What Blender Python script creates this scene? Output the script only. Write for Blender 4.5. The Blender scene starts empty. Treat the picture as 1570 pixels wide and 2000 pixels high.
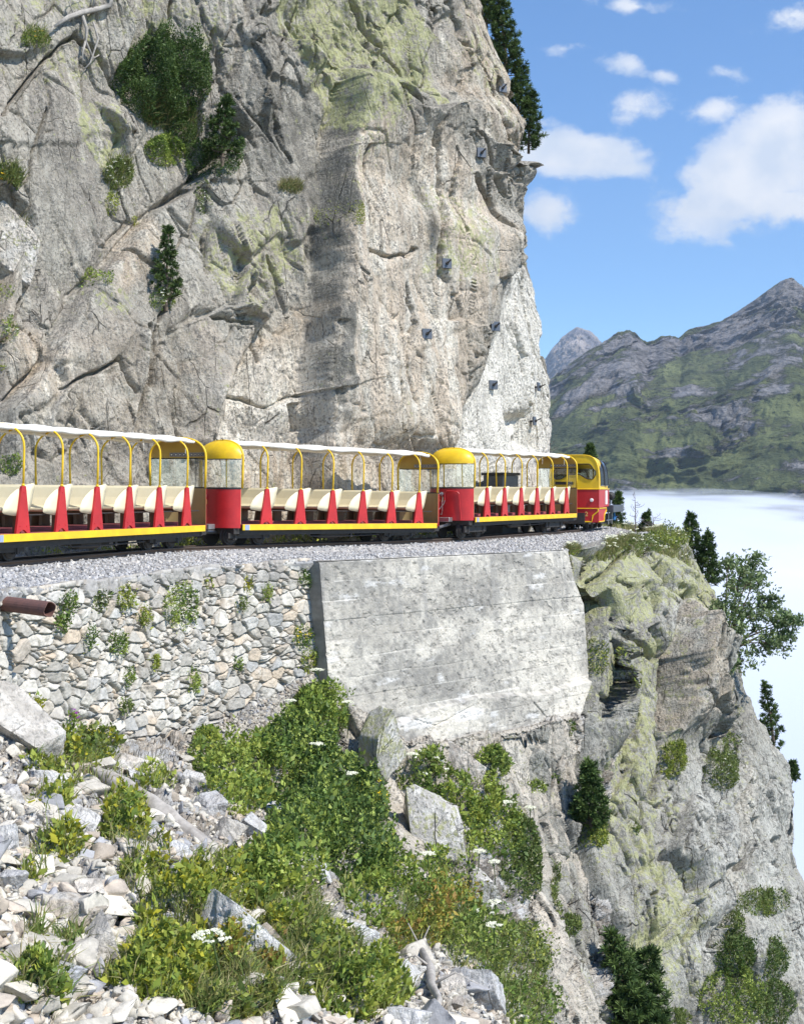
import bpy, math, time
import numpy as np
from mathutils import Matrix, Vector
T0 = time.time()
R = math.radians
C = bpy.context.scene.collection
sc = bpy.context.scene
# ------------------------------------------------------------------ camera, sky, sun, exposure
F = 2480.0; HOR = 957.0; CX = 785.0; CZ = 1.0
cam = bpy.data.cameras.new('camera'); co = bpy.data.objects.new('camera', cam); C.objects.link(co)
co.location = (0, 0, CZ); co.rotation_euler = (R(90), 0, 0)
cam.sensor_fit = 'VERTICAL'; cam.sensor_height = 36; cam.lens = 36*F/2000
cam.shift_y = -43/2000; cam.clip_start = .1; cam.clip_end = 30000
sc.camera = co
SUN_AZ, SUN_EL = R(-32), R(50)      # azimuth measured from +X towards +Y
sd = Vector((math.cos(SUN_AZ)*math.cos(SUN_EL), math.sin(SUN_AZ)*math.cos(SUN_EL), math.sin(SUN_EL)))
sl = bpy.data.lights.new('sun', 'SUN'); sl.energy = 4.6; sl.angle = R(.55); sl.color = (1, .952, .875)
so = bpy.data.objects.new('sun', sl); C.objects.link(so); so.rotation_euler = sd.to_track_quat('Z', 'Y').to_euler()
sc.view_settings.view_transform = 'Standard'; sc.view_settings.look = 'None'
sc.view_settings.exposure = .42; sc.view_settings.gamma = 1
sc.cycles.use_denoising = True
sc.cycles.max_bounces = 8; sc.cycles.transparent_max_bounces = 16
sc.cycles.diffuse_bounces = 3; sc.cycles.volume_bounces = 0
wd = bpy.data.worlds.new('World'); sc.world = wd; wd.use_nodes = True
nt = wd.node_tree; nt.nodes.clear()
def node(nt, t, **k):
    n = nt.nodes.new(t)
    for a, b in k.items(): setattr(n, a, b)
    return n
def setin(nt, n, i, v):
    if hasattr(v, 'links'): nt.links.new(v, n.inputs[i])
    elif v is not None: n.inputs[i].default_value = v
def M(nt, op, a, b=None, c=None, clamp=False):
    n = node(nt, 'ShaderNodeMath', operation=op, use_clamp=clamp)
    setin(nt, n, 0, a); setin(nt, n, 1, b); setin(nt, n, 2, c)
    return n.outputs[0]
sky = node(nt, 'ShaderNodeTexSky', sky_type='NISHITA', sun_disc=False)
sky.sun_elevation = SUN_EL; sky.sun_rotation = math.atan2(sd.x, sd.y)
sky.altitude = 2600; sky.air_density = 1.0; sky.dust_density = .3; sky.ozone_density = 2.0
bg = node(nt, 'ShaderNodeBackground'); bg.inputs[1].default_value = .13
hs = node(nt, 'ShaderNodeHueSaturation'); hs.inputs['Saturation'].default_value = 1.25; hs.inputs['Value'].default_value = 1.3
nt.links.new(sky.outputs[0], hs.inputs['Color']); nt.links.new(hs.outputs[0], bg.inputs[0])
tc = node(nt, 'ShaderNodeTexCoord')
sep = node(nt, 'ShaderNodeSeparateXYZ'); nt.links.new(tc.outputs['Generated'], sep.inputs[0])
yy = M(nt, 'MAXIMUM', sep.outputs[1], .05)
ga = M(nt, 'DIVIDE', sep.outputs[0], yy); gb = M(nt, 'DIVIDE', sep.outputs[2], yy)
cmb = node(nt, 'ShaderNodeCombineXYZ'); nt.links.new(ga, cmb.inputs[0]); nt.links.new(gb, cmb.inputs[1])
def noise(scale, det, rough, off, stretch=1.0):
    mp = node(nt, 'ShaderNodeMapping'); nt.links.new(cmb.outputs[0], mp.inputs[0])
    mp.inputs['Location'].default_value = off; mp.inputs['Scale'].default_value = (1, stretch, 1)
    mp.inputs['Rotation'].default_value = (0, 0, R(-18))
    n = node(nt, 'ShaderNodeTexNoise'); n.inputs['Scale'].default_value = scale
    n.inputs['Detail'].default_value = det; n.inputs['Roughness'].default_value = rough
    nt.links.new(mp.outputs[0], n.inputs['Vector']); return n.outputs[0]
n1 = noise(16, 9, .58, (3.1, 1.7, 0), 1.5); n2 = noise(48, 8, .66, (7, 2, 0), 1.2)
blobs = [(1465,345,175,75,-.42,1.0),(1540,290,110,85,-.3,1.0),(1400,395,130,42,-.05,.95),(1520,400,90,40,0,.9),(1120,300,150,42,.08,.92),(1210,325,90,30,.15,.7),
 (1070,415,62,48,.1,.72),(1245,215,72,38,-.1,.62),(1390,215,80,30,-.2,.62),(1420,140,70,30,.1,.6),(1100,95,70,24,-.2,.5),
 (1230,125,60,28,0,.55),(1300,150,60,20,.4,.5),(1240,12,110,24,.1,.58),(1545,30,90,38,-.3,.62),(1420,475,40,18,.2,.45),(1440,100,110,10,0,.42),(1060,240,50,30,0,.5)]
cov = None
for (bx, by, rx, ry, rot, s) in blobs:
    cx, cy = (bx-CX)/F, (HOR-by)/F
    dx = M(nt, 'SUBTRACT', ga, cx); dy = M(nt, 'SUBTRACT', gb, cy)
    cr, sr = math.cos(-rot), math.sin(-rot)
    u = M(nt, 'ADD', M(nt, 'MULTIPLY', dx, cr*F/rx), M(nt, 'MULTIPLY', dy, sr*F/rx))
    v = M(nt, 'ADD', M(nt, 'MULTIPLY', dx, -sr*F/ry), M(nt, 'MULTIPLY', dy, cr*F/ry))
    d = M(nt, 'SQRT', M(nt, 'ADD', M(nt, 'MULTIPLY', u, u), M(nt, 'MULTIPLY', v, v)))
    m = M(nt, 'MULTIPLY', M(nt, 'MULTIPLY_ADD', d, -.5, 1.0, True), 1.55*s)
    cov = m if cov is None else M(nt, 'MAXIMUM', cov, m)
tt = M(nt, 'ADD', cov, M(nt, 'MULTIPLY', M(nt, 'SUBTRACT', n1, .5), 1.5))
tt = M(nt, 'ADD', tt, M(nt, 'MULTIPLY', M(nt, 'SUBTRACT', n2, .5), .75))
dens = M(nt, 'MULTIPLY_ADD', tt, 2.4, -1.2, True)
dens = M(nt, 'MULTIPLY', M(nt, 'MULTIPLY', dens, dens), M(nt, 'MULTIPLY_ADD', dens, -2.0, 3.0))
dens = M(nt, 'MULTIPLY', M(nt, 'MULTIPLY', dens, .95), M(nt, 'MULTIPLY_ADD', cov, .75, .25, True))
bgc = node(nt, 'ShaderNodeBackground'); 
n3 = noise(22, 5, .5, (1, 9, 0))
rmp = node(nt, 'ShaderNodeValToRGB'); nt.links.new(n3, rmp.inputs[0])
rmp.color_ramp.elements[0].position = .35; rmp.color_ramp.elements[0].color = (.74, .81, .91, 1)
rmp.color_ramp.elements[1].position = .6; rmp.color_ramp.elements[1].color = (1.0, 1.0, 1.0, 1)
nt.links.new(rmp.outputs[0], bgc.inputs[0]); bgc.inputs[1].default_value = .85
mx = node(nt, 'ShaderNodeMixShader'); nt.links.new(dens, mx.inputs[0])
nt.links.new(bg.outputs[0], mx.inputs[1]); nt.links.new(bgc.outputs[0], mx.inputs[2])
wo = node(nt, 'ShaderNodeOutputWorld'); nt.links.new(mx.outputs[0], wo.inputs[0])

# ------------------------------------------------------------------ numeric helpers
f4 = np.float32
def W(px, py, Y):
    px, py, Y = np.asarray(px, float), np.asarray(py, float), np.asarray(Y, float)
    return np.stack([(px-CX)*Y/F, Y+0*px, CZ+(HOR-py)*Y/F], -1)
def hsh(x, y, z, seed):
    h = (x.astype(np.int64)*374761393 + y.astype(np.int64)*668265263 + z.astype(np.int64)*2147483647 + seed*974634777) & 0xffffffff
    h = ((h ^ (h >> 13))*1274126177) & 0xffffffff
    h = ((h ^ (h >> 16))*2246822519) & 0xffffffff
    return (h ^ (h >> 15)) & 0xffffffff
def hf(h, k=0):
    h = ((h + k*2654435761)*1540483477) & 0xffffffff
    h ^= (h >> 15); h = (h*2246822519) & 0xffffffff; h ^= (h >> 13)
    return (h & 0xffffff).astype(f4)/f4(0xffffff)
def vn(P, seed=0):
    P = np.asarray(P); fl = np.floor(P); t = (P-fl).astype(f4); t = t*t*t*(t*(t*6-15)+10)
    i = fl.astype(np.int64); o = 0
    for dx in (0, 1):
        wx = t[..., 0] if dx else 1-t[..., 0]
        for dy in (0, 1):
            wy = t[..., 1] if dy else 1-t[..., 1]
            for dz in (0, 1):
                wz = t[..., 2] if dz else 1-t[..., 2]
                o = o + wx*wy*wz*hf(hsh(i[..., 0]+dx, i[..., 1]+dy, i[..., 2]+dz, seed))
    return o*2-1
def fbm(P, oct=4, seed=0, gain=.5):
    o = 0; a = 1.; s = 0
    for k in range(oct):
        o = o + a*vn(P*(2.03**k)+k*17.3, seed+k); s += a; a *= gain
    return o/s
def worley(P, seed=0, jit=.84):
    """nearest jittered cell: (hash, vector to centre, F1, F2)"""
    P = np.asarray(P); i = np.floor(P).astype(np.int64)
    F1 = np.full(P.shape[:-1], 9., f4); F2 = F1.copy(); H = np.zeros(P.shape[:-1], np.int64); V = np.zeros(P.shape, f4)
    for dx in (-1, 0, 1):
        for dy in (-1, 0, 1):
            for dz in (-1, 0, 1):
                c = i+np.array([dx, dy, dz]); h = hsh(c[..., 0], c[..., 1], c[..., 2], seed)
                v = np.stack([c[..., k]+.5-jit*.5+jit*hf(h, k+1)-P[..., k] for k in range(3)], -1).astype(f4)
                d = np.sqrt((v*v).sum(-1)); m = d < F1
                F2 = np.where(m, F1, np.minimum(F2, d)); F1 = np.where(m, d, F1)
                H = np.where(m, h, H); V[m] = v[m]
    return H, V, F1, F2
def facet(P, seed, tilt=1., step=.5):
    H, V, F1, F2 = worley(P, seed)
    g = np.stack([hf(H, 5+k)*2-1 for k in range(3)], -1)
    return -(g*V).sum(-1)*tilt + (hf(H, 9)*2-1)*step, F2-F1, H
def chip(P, seed, tilt=.9, k=.55, sgn=1):
    """lower envelope of tilted bowls: near-planar faces that meet in crisp arrises (sgn -1: in crisp clefts)"""
    P = np.asarray(P); i = np.floor(P).astype(np.int64); B = np.full(P.shape[:-1], 9., f4); H = np.zeros(P.shape[:-1], np.int64)
    for dx in (-1, 0, 1):
        for dy in (-1, 0, 1):
            for dz in (-1, 0, 1):
                c = i+np.array([dx, dy, dz]); h = hsh(c[..., 0], c[..., 1], c[..., 2], seed); d2 = 0; g = 0
                for q in range(3): v = (P[..., q]-c[..., q]-.1-.8*hf(h, q+1)).astype(f4); d2 = d2+v*v; g = g+v*(hf(h, q+5)-.5)
                a = k*d2+tilt*g+.45*hf(h, 9); m = a < B; B = np.where(m, a, B); H = np.where(m, h, H)
    return sgn*(B-.35), H
def smooth(a, b, x):
    t = np.clip((x-a)/(b-a), 0, 1); return t*t*(3-2*t)
def segd(px, py, pts):
    """distance to a polyline and signed side (+ right of travel in the picture)"""
    best = np.full(px.shape, 1e9, f4); sg = np.zeros(px.shape, f4); par = np.zeros(px.shape, f4)
    for k in range(len(pts)-1):
        (x0, y0), (x1, y1) = pts[k], pts[k+1]
        dx, dy = x1-x0, y1-y0; L = dx*dx+dy*dy
        t = np.clip(((px-x0)*dx+(py-y0)*dy)/L, 0, 1)
        ex, ey = px-x0-t*dx, py-y0-t*dy; d = np.sqrt(ex*ex+ey*ey)
        s = np.sign(ex*dy-ey*dx); m = d < best
        best = np.where(m, d, best); sg = np.where(m, s, sg); par = np.where(m, (k+t)/(len(pts)-1), par)
    return best, sg, par
def poly(px, py, pts, soft=20):
    ins = np.zeros(px.shape, bool); n = len(pts)
    for k in range(n):
        (x0, y0), (x1, y1) = pts[k], pts[(k+1) % n]
        if y0 == y1: continue
        c = ((y0 > py) != (y1 > py)) & (px < (x1-x0)*(py-y0)/(y1-y0)+x0); ins ^= c
    d, _, _ = segd(px, py, list(pts)+[pts[0]])
    return smooth(-soft, soft, np.where(ins, d, -d))
def interp(x, pts):
    a = np.array(pts, float); return np.interp(x, a[:, 0], a[:, 1])

# ------------------------------------------------------------------ mesh helpers
def mk(name, V, Fc, mat=None, parent=None, col=None, smoothf=False, mats=None, fm=None):
    V = np.asarray(V, f4).reshape(-1, 3)
    me = bpy.data.meshes.new(name)
    if isinstance(Fc, np.ndarray):
        n, k = Fc.shape
        me.vertices.add(len(V)); me.vertices.foreach_set('co', V.ravel())
        me.loops.add(n*k); me.loops.foreach_set('vertex_index', Fc.astype(np.int32).ravel())
        me.polygons.add(n); me.polygons.foreach_set('loop_start', np.arange(0, n*k, k, dtype=np.int32))
        try: me.polygons.foreach_set('loop_total', np.full(n, k, np.int32))
        except Exception: pass
        me.update(calc_edges=True)
    else:
        me.from_pydata([tuple(map(float, v)) for v in V], [], Fc)
    if col is not None:
        ca = me.color_attributes.new('Col', 'FLOAT_COLOR', 'POINT')
        c4 = np.zeros((len(V), 4), f4); cc = np.asarray(col, f4).reshape(len(V), -1); c4[:, :cc.shape[1]] = cc
        ca.data.foreach_set('color', c4.ravel())
    for m in (mats or ([mat] if mat else [])): me.materials.append(m)
    if fm is not None: me.polygons.foreach_set('material_index', np.asarray(fm, np.int32))
    if smoothf: me.polygons.foreach_set('use_smooth', np.ones(len(me.polygons), bool))
    me.validate()
    o = bpy.data.objects.new(name, me); C.objects.link(o)
    if parent: o.parent = parent
    return o
def tag(o, label=None, cat=None, group=None, kind=None):
    for k, v in (('label', label), ('category', cat), ('group', group), ('kind', kind)):
        if v: o[k] = v
    return o
def empty(name, loc, rz=0, ry=0):
    o = bpy.data.objects.new(name, None); C.objects.link(o); o.location = loc; o.rotation_euler = (0, ry, rz); return o
def gridf(r, c):
    a = np.arange(r*c).reshape(r, c)
    return np.stack([a[:-1, :-1], a[1:, :-1], a[1:, 1:], a[:-1, 1:]], -1).reshape(-1, 4)
def gnorm(P):
    du = np.gradient(P, axis=1); dv = np.gradient(P, axis=0)
    n = np.cross(dv, du); n /= np.linalg.norm(n, axis=-1, keepdims=True)+1e-9; return n
class MB:
    def __init__(s): s.v = []; s.f = []
    def add(s, V, Fc):
        b = len(s.v); s.v += [tuple(map(float, p)) for p in V]; s.f += [tuple(int(i)+b for i in f) for f in Fc]; return s
    def box(s, x0, x1, y0, y1, z0, z1, bev=0):
        if bev:
            e = bev; V = []; 
            for sx in (0, 1):
                for sy in (0, 1):
                    for sz in (0, 1):
                        X = (x0, x1)[sx]; Y = (y0, y1)[sy]; Z = (z0, z1)[sz]; ix, iy, iz = (1-2*sx)*e, (1-2*sy)*e, (1-2*sz)*e
                        V += [(X, Y+iy, Z+iz), (X+ix, Y, Z+iz), (X+ix, Y+iy, Z)]
            import bmesh
            bm = bmesh.new(); [bm.verts.new(v) for v in V]; bmesh.ops.convex_hull(bm, input=bm.verts); bm.verts.index_update()
            s.add([v.co[:] for v in bm.verts], [[v.index for v in f.verts] for f in bm.faces]); bm.free(); return s
        V = [(x, y, z) for x in (x0, x1) for y in (y0, y1) for z in (z0, z1)]
        return s.add(V, [(0, 1, 3, 2), (4, 6, 7, 5), (0, 4, 5, 1), (2, 3, 7, 6), (0, 2, 6, 4), (1, 5, 7, 3)])
    def prism(s, poly, a, b, ax='y'):
        n = len(poly); 
        def P(u, w, t): return (u, t, w) if ax == 'y' else ((t, u, w) if ax == 'x' else (u, w, t))
        V = [P(u, w, a) for u, w in poly]+[P(u, w, b) for u, w in poly]
        Fc = [tuple(range(n))[::-1], tuple(range(n, 2*n))]+[(i, (i+1) % n, n+(i+1) % n, n+i) for i in range(n)]
        return s.add(V, Fc)
    def tube(s, pts, r, seg=8, caps=True):
        pts = [np.array(p, float) for p in pts]; n = len(pts); rr = r if hasattr(r, '__len__') else [r]*n
        V = []; u = None
        for i, p in enumerate(pts):
            t = pts[min(i+1, n-1)]-pts[max(i-1, 0)]; t = t/(np.linalg.norm(t)+1e-9)
            if u is None:
                a = np.array([0, 0, 1.]) if abs(t[2]) < .9 else np.array([1., 0, 0]); u = np.cross(t, a)
            u = u-t*np.dot(u, t); u /= np.linalg.norm(u)+1e-9; w = np.cross(t, u)
            for k in range(seg):
                an = 2*math.pi*k/seg; V.append(p+rr[i]*(math.cos(an)*u+math.sin(an)*w))
        Fc = [(i*seg+k, i*seg+(k+1) % seg, (i+1)*seg+(k+1) % seg, (i+1)*seg+k) for i in range(n-1) for k in range(seg)]
        if caps: Fc += [tuple(range(seg))[::-1], tuple(range((n-1)*seg, n*seg))]
        return s.add(V, Fc)
    def lathe(s, prof, c, ax='y', seg=20):
        """profile of (radius, offset) about an axis through c"""
        V = []; n = len(prof)
        for r, o in prof:
            for k in range(seg):
                an = 2*math.pi*k/seg; a, b = r*math.cos(an), r*math.sin(an)
                V.append((c[0]+a, c[1]+o, c[2]+b) if ax == 'y' else ((c[0]+o, c[1]+a, c[2]+b) if ax == 'x' else (c[0]+a, c[1]+b, c[2]+o)))
        Fc = [(i*seg+k, i*seg+(k+1) % seg, (i+1)*seg+(k+1) % seg, (i+1)*seg+k) for i in range(n-1) for k in range(seg)]
        Fc += [tuple(range(seg))[::-1], tuple(range((n-1)*seg, n*seg))]
        return s.add(V, Fc)
    def grid(s, P):
        r, c = len(P), len(P[0]); return s.add([p for row in P for p in row], gridf(r, c).tolist())
    def build(s, name, mat, parent=None, sm=False): return mk(name, s.v, s.f, mat, parent, smoothf=sm)

# ------------------------------------------------------------------ materials
def base_mat(name):
    m = bpy.data.materials.new(name); m.use_nodes = True; t = m.node_tree; t.nodes.clear()
    p = node(t, 'ShaderNodeBsdfPrincipled'); o = node(t, 'ShaderNodeOutputMaterial'); t.links.new(p.outputs[0], o.inputs[0])
    return m, t, p, o
def objnoise(t, scale, det=5, rough=.6, st=(1, 1, 1)):
    g = node(t, 'ShaderNodeTexCoord'); mp = node(t, 'ShaderNodeMapping'); mp.inputs['Scale'].default_value = st
    t.links.new(g.outputs['Object'], mp.inputs[0]); n = node(t, 'ShaderNodeTexNoise')
    n.inputs['Scale'].default_value = scale; n.inputs['Detail'].default_value = det; n.inputs['Roughness'].default_value = rough
    t.links.new(mp.outputs[0], n.inputs['Vector']); return n.outputs[0]
def vcol_mat(name, rough=.85, nscale=30, lo=.75, hi=1.25, bump=.4, bdist=.02, bscale=None, spec=.3, trans=0):
    m, t, p, o = base_mat(name)
    a = node(t, 'ShaderNodeAttribute', attribute_name='Col')
    n = objnoise(t, nscale, 6, .65)
    mr = node(t, 'ShaderNodeMapRange'); t.links.new(n, mr.inputs[0])
    mr.inputs[1].default_value = .3; mr.inputs[2].default_value = .7; mr.inputs[3].default_value = lo; mr.inputs[4].default_value = hi
    mu = node(t, 'ShaderNodeVectorMath', operation='SCALE'); t.links.new(a.outputs['Color'], mu.inputs[0]); t.links.new(mr.outputs[0], mu.inputs['Scale'])
    t.links.new(mu.outputs[0], p.inputs['Base Color'])
    p.inputs['Roughness'].default_value = rough; p.inputs['Specular IOR Level'].default_value = spec
    if bump:
        b = node(t, 'ShaderNodeBump'); b.inputs['Strength'].default_value = bump; b.inputs['Distance'].default_value = bdist
        t.links.new(objnoise(t, bscale or nscale, 8, .7), b.inputs['Height']); t.links.new(b.outputs[0], p.inputs['Normal'])
    if trans:
        tr = node(t, 'ShaderNodeBsdfTranslucent'); t.links.new(mu.outputs[0], tr.inputs[0])
        mx = node(t, 'ShaderNodeMixShader'); mx.inputs[0].default_value = trans
        t.links.new(p.outputs[0], mx.inputs[1]); t.links.new(tr.outputs[0], mx.inputs[2]); t.links.new(mx.outputs[0], o.inputs[0])
    return m
def paint(name, col, rough=.4, dirt=.25, dcol=None, scale=6, metal=0, spec=.5, bump=0):
    m, t, p, o = base_mat(name)
    n = objnoise(t, scale, 7, .65); rp = node(t, 'ShaderNodeValToRGB'); t.links.new(n, rp.inputs[0])
    d = dcol or tuple(c*.55 for c in col); rp.color_ramp.elements[0].position = .38; rp.color_ramp.elements[1].position = .62
    rp.color_ramp.elements[0].color = tuple(c*(1-dirt)+e*dirt for c, e in zip(col, d))+(1,); rp.color_ramp.elements[1].color = tuple(col)+(1,)
    t.links.new(rp.outputs[0], p.inputs['Base Color']); p.inputs['Roughness'].default_value = rough
    p.inputs['Metallic'].default_value = metal; p.inputs['Specular IOR Level'].default_value = spec
    if bump:
        b = node(t, 'ShaderNodeBump'); b.inputs['Strength'].default_value = bump; b.inputs['Distance'].default_value = .01
        t.links.new(objnoise(t, scale*3, 5), b.inputs['Height']); t.links.new(b.outputs[0], p.inputs['Normal'])
    return m
def mapped(t, st, rot=(0, 0, 0), warp=0., wscale=2.):
    g = node(t, 'ShaderNodeTexCoord'); v = g.outputs['Object']
    if warp:
        n = node(t, 'ShaderNodeTexNoise'); n.inputs['Scale'].default_value = wscale; n.inputs['Detail'].default_value = 3; t.links.new(v, n.inputs['Vector'])
        a = node(t, 'ShaderNodeVectorMath', operation='MULTIPLY_ADD'); t.links.new(n.outputs['Color'], a.inputs[0]); a.inputs[1].default_value = (warp,)*3; t.links.new(v, a.inputs[2]); v = a.outputs[0]
    mp = node(t, 'ShaderNodeMapping'); mp.inputs['Scale'].default_value = st; mp.inputs['Rotation'].default_value = rot; t.links.new(v, mp.inputs[0]); return mp.outputs[0]
def tnoise(t, vec, scale, det=6, rough=.6):
    n = node(t, 'ShaderNodeTexNoise'); n.inputs['Scale'].default_value = scale; n.inputs['Detail'].default_value = det; n.inputs['Roughness'].default_value = rough; t.links.new(vec, n.inputs['Vector']); return n.outputs[0]
def ss(t, a, b, x):
    m = node(t, 'ShaderNodeMapRange', interpolation_type='SMOOTHSTEP'); setin(t, m, 0, x); m.inputs[1].default_value = a; m.inputs[2].default_value = b; return m.outputs[0]
def cmix(t, a, b, f):
    m = node(t, 'ShaderNodeMix', data_type='RGBA'); setin(t, m, 0, f)
    if hasattr(a, 'links'): t.links.new(a, m.inputs[6])
    else: m.inputs[6].default_value = tuple(a)+(1,)
    if hasattr(b, 'links'): t.links.new(b, m.inputs[7])
    else: m.inputs[7].default_value = tuple(b)+(1,)
    return m.outputs[2]
def rock_mat(name, tilt, crack=1., speck=1.):
    m, t, p, o = base_mat(name); a = node(t, 'ShaderNodeAttribute', attribute_name='Col')
    ob = mapped(t, (1, 1, 1)); el = mapped(t, (1, 1, .34), (0, tilt, 0)); n1 = tnoise(t, ob, 2.6, 8, .68); n2 = tnoise(t, ob, 17, 7, .7); n3 = tnoise(t, ob, 46, 4, .6); n4 = tnoise(t, el, 5.5, 8, .68)
    c = node(t, 'ShaderNodeVectorMath', operation='SCALE'); t.links.new(a.outputs['Color'], c.inputs[0])
    t.links.new(M(t, 'MULTIPLY_ADD', M(t, 'ADD', M(t, 'MULTIPLY', n1, .8), n4), 1.15, -.05), c.inputs['Scale']); c = c.outputs[0]
    c = cmix(t, c, (.115, .11, .10), M(t, 'MULTIPLY', ss(t, .50, .58, M(t, 'ADD', M(t, 'MULTIPLY', n2, .7), M(t, 'MULTIPLY', n1, .3))), .62*speck))
    c = cmix(t, c, (.62, .61, .57), M(t, 'MULTIPLY', ss(t, .56, .66, n3), .45*speck))
    li = ss(t, 0, .07, M(t, 'ADD', M(t, 'MULTIPLY', a.outputs['Alpha'], .15), M(t, 'SUBTRACT', M(t, 'ADD', M(t, 'MULTIPLY', tnoise(t, ob, 4.5, 9, .74), .65), M(t, 'MULTIPLY', n2, .40)), .645)))
    c = cmix(t, c, cmix(t, (.36, .375, .17), (.52, .52, .26), n3), M(t, 'MULTIPLY', li, .72))
    def vor(sc_, st, rot, wp, w):
        v = node(t, 'ShaderNodeTexVoronoi', feature='DISTANCE_TO_EDGE'); v.inputs['Scale'].default_value = sc_; t.links.new(mapped(t, st, rot, wp, 1.7), v.inputs['Vector']); return ss(t, w, 0, v.outputs['Distance'])
    k1 = vor(1.15, (1, 1, .30), (0, tilt, .4), .10, .012); k2 = vor(3.4, (1, 1, .45), (.3, tilt*1.5, .9), .08, .024); g1 = ss(t, .50, .62, tnoise(t, ob, 1.1, 3, .5)); g2 = ss(t, .50, .62, tnoise(t, ob, 1.9, 3, .5))
    ck = M(t, 'MAXIMUM', M(t, 'MULTIPLY', k1, g1), M(t, 'MULTIPLY', k2, M(t, 'MULTIPLY', g2, .35)))
    ck = M(t, 'MULTIPLY', ck, crack); c = cmix(t, c, (.07, .062, .05), M(t, 'MULTIPLY', ck, .6))
    t.links.new(c, p.inputs['Base Color']); p.inputs['Roughness'].default_value = .92; p.inputs['Specular IOR Level'].default_value = .2
    hgt = M(t, 'SUBTRACT', M(t, 'ADD', M(t, 'MULTIPLY', n4, 1.1), M(t, 'ADD', M(t, 'MULTIPLY', n1, .8), M(t, 'MULTIPLY', n2, .34))), M(t, 'MULTIPLY', ck, .7))
    for vs, st_, wgt in ((5.5, (1, 1, .4), .42), (15, (1, 1, .6), .22)):
        v = node(t, 'ShaderNodeTexVoronoi', feature='F1'); v.inputs['Scale'].default_value = vs; v.inputs['Randomness'].default_value = 1.; t.links.new(mapped(t, st_, (.2, tilt, .5), .06, 3.), v.inputs['Vector']); sc_ = node(t, 'ShaderNodeSeparateColor'); t.links.new(v.outputs['Color'], sc_.inputs[0]); hgt = M(t, 'ADD', hgt, M(t, 'MULTIPLY', M(t, 'ADD', M(t, 'MULTIPLY', v.outputs['Distance'], -.9), M(t, 'MULTIPLY', sc_.outputs[0], .5)), wgt))
    b = node(t, 'ShaderNodeBump'); b.inputs['Strength'].default_value = .85; b.inputs['Distance'].default_value = .13; t.links.new(hgt, b.inputs['Height']); t.links.new(b.outputs[0], p.inputs['Normal'])
    return m
ROCK = rock_mat('rock', R(-22), 1., 1.15); CRAGM = rock_mat('crag_rock', R(8), 1.2, 1.3); BOULD = rock_mat('boulder_rock', .3, .5, .7)
STONE = vcol_mat('stone', .9, 14, .78, 1.18, .6, .03, 22)
CONC = vcol_mat('concrete', .92, 10, .82, 1.15, .6, .02, 40)
LEAF = vcol_mat('leaf', .55, 5, .8, 1.2, 0, spec=.35, trans=.28)
NEEDLE = vcol_mat('needle', .6, 5, .8, 1.2, 0, spec=.3, trans=.12)
BARK = paint('bark', (.16, .12, .09), .9, .5, (.06, .05, .04), 12, bump=.5)
GREYWOOD = paint('weathered_wood', (.44, .41, .37), .85, .6, (.20, .18, .16), 9, bump=.7)
def mount_mat():
    m, t, p, o = base_mat('mountain'); a = node(t, 'ShaderNodeAttribute', attribute_name='Col'); ob = mapped(t, (1, .6, 1.7), (0, R(32), 0)); el = mapped(t, (.5, .5, 2.2), (0, R(38), 0), 60, .006)
    n1 = tnoise(t, ob, .0055, 10, .66); n2 = tnoise(t, el, .018, 8, .7); n3 = tnoise(t, ob, .07, 6, .7)
    k = M(t, 'ADD', M(t, 'MULTIPLY', n1, .55), M(t, 'ADD', M(t, 'MULTIPLY', n2, .62), M(t, 'MULTIPLY', a.outputs['Alpha'], .22))); rk = ss(t, .655, .72, k)
    g = cmix(t, (.115, .135, .06), (.27, .30, .125), ss(t, .38, .62, tnoise(t, ob, .012, 7, .65))); g = cmix(t, g, (.04, .06, .026), ss(t, .57, .62, n3))
    r = cmix(t, (.14, .135, .14), (.50, .47, .48), ss(t, .36, .66, M(t, 'ADD', M(t, 'MULTIPLY', n3, .6), M(t, 'MULTIPLY', n2, .4))))
    c = cmix(t, cmix(t, g, r, rk), a.outputs['Color'], .25); t.links.new(c, p.inputs['Base Color']); p.inputs['Roughness'].default_value = .95; p.inputs['Specular IOR Level'].default_value = .1
    b = node(t, 'ShaderNodeBump'); b.inputs['Strength'].default_value = 1.; b.inputs['Distance'].default_value = 34; t.links.new(M(t, 'ADD', M(t, 'ADD', n2, M(t, 'MULTIPLY', n3, .35)), M(t, 'MULTIPLY', rk, .35)), b.inputs['Height']); t.links.new(b.outputs[0], p.inputs['Normal']); return m
MOUNT = mount_mat(); PEAK = vcol_mat('peak_rock', .95, .006, .6, 1.4, 1.0, 90, .008)
RED = paint('red_paint', (.52, .022, .025), .42, .5, (.30, .01, .015), 3)
YEL = paint('yellow_paint', (.84, .55, .014), .42, .45, (.55, .33, .02), 4)
OCH = paint('ochre_paint', (.50, .33, .07), .5, .3, (.36, .23, .06), 3)
TAN = paint('tan_panel', (.52, .38, .17), .55, .25, (.4, .28, .12), 4)
CRM = paint('cream_fibreglass', (.78, .70, .49), .45, .4, (.62, .54, .34), 3)
BRN = paint('brown_board_and_shade', (.16, .105, .06), .7, .3, None, 5)
DECK = paint('deck_red', (.30, .06, .07), .75, .5, (.16, .06, .06), 10)
BLK = paint('black_iron', (.022, .021, .02), .65, .5, (.06, .05, .045), 14, bump=.2)
STL = paint('steel', (.45, .45, .46), .35, .4, (.2, .18, .16), 20, metal=.8)
RAILM = paint('rail_steel', (.09, .075, .065), .5, .5, (.16, .09, .05), 30, metal=.5)
RAILT = paint('rail_head', (.5, .5, .5), .3, .2, None, 30, metal=.9)
CLOTH = paint('white_canvas', (.82, .79, .72), .9, .3, (.62, .57, .48), 7, bump=.3)
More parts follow.
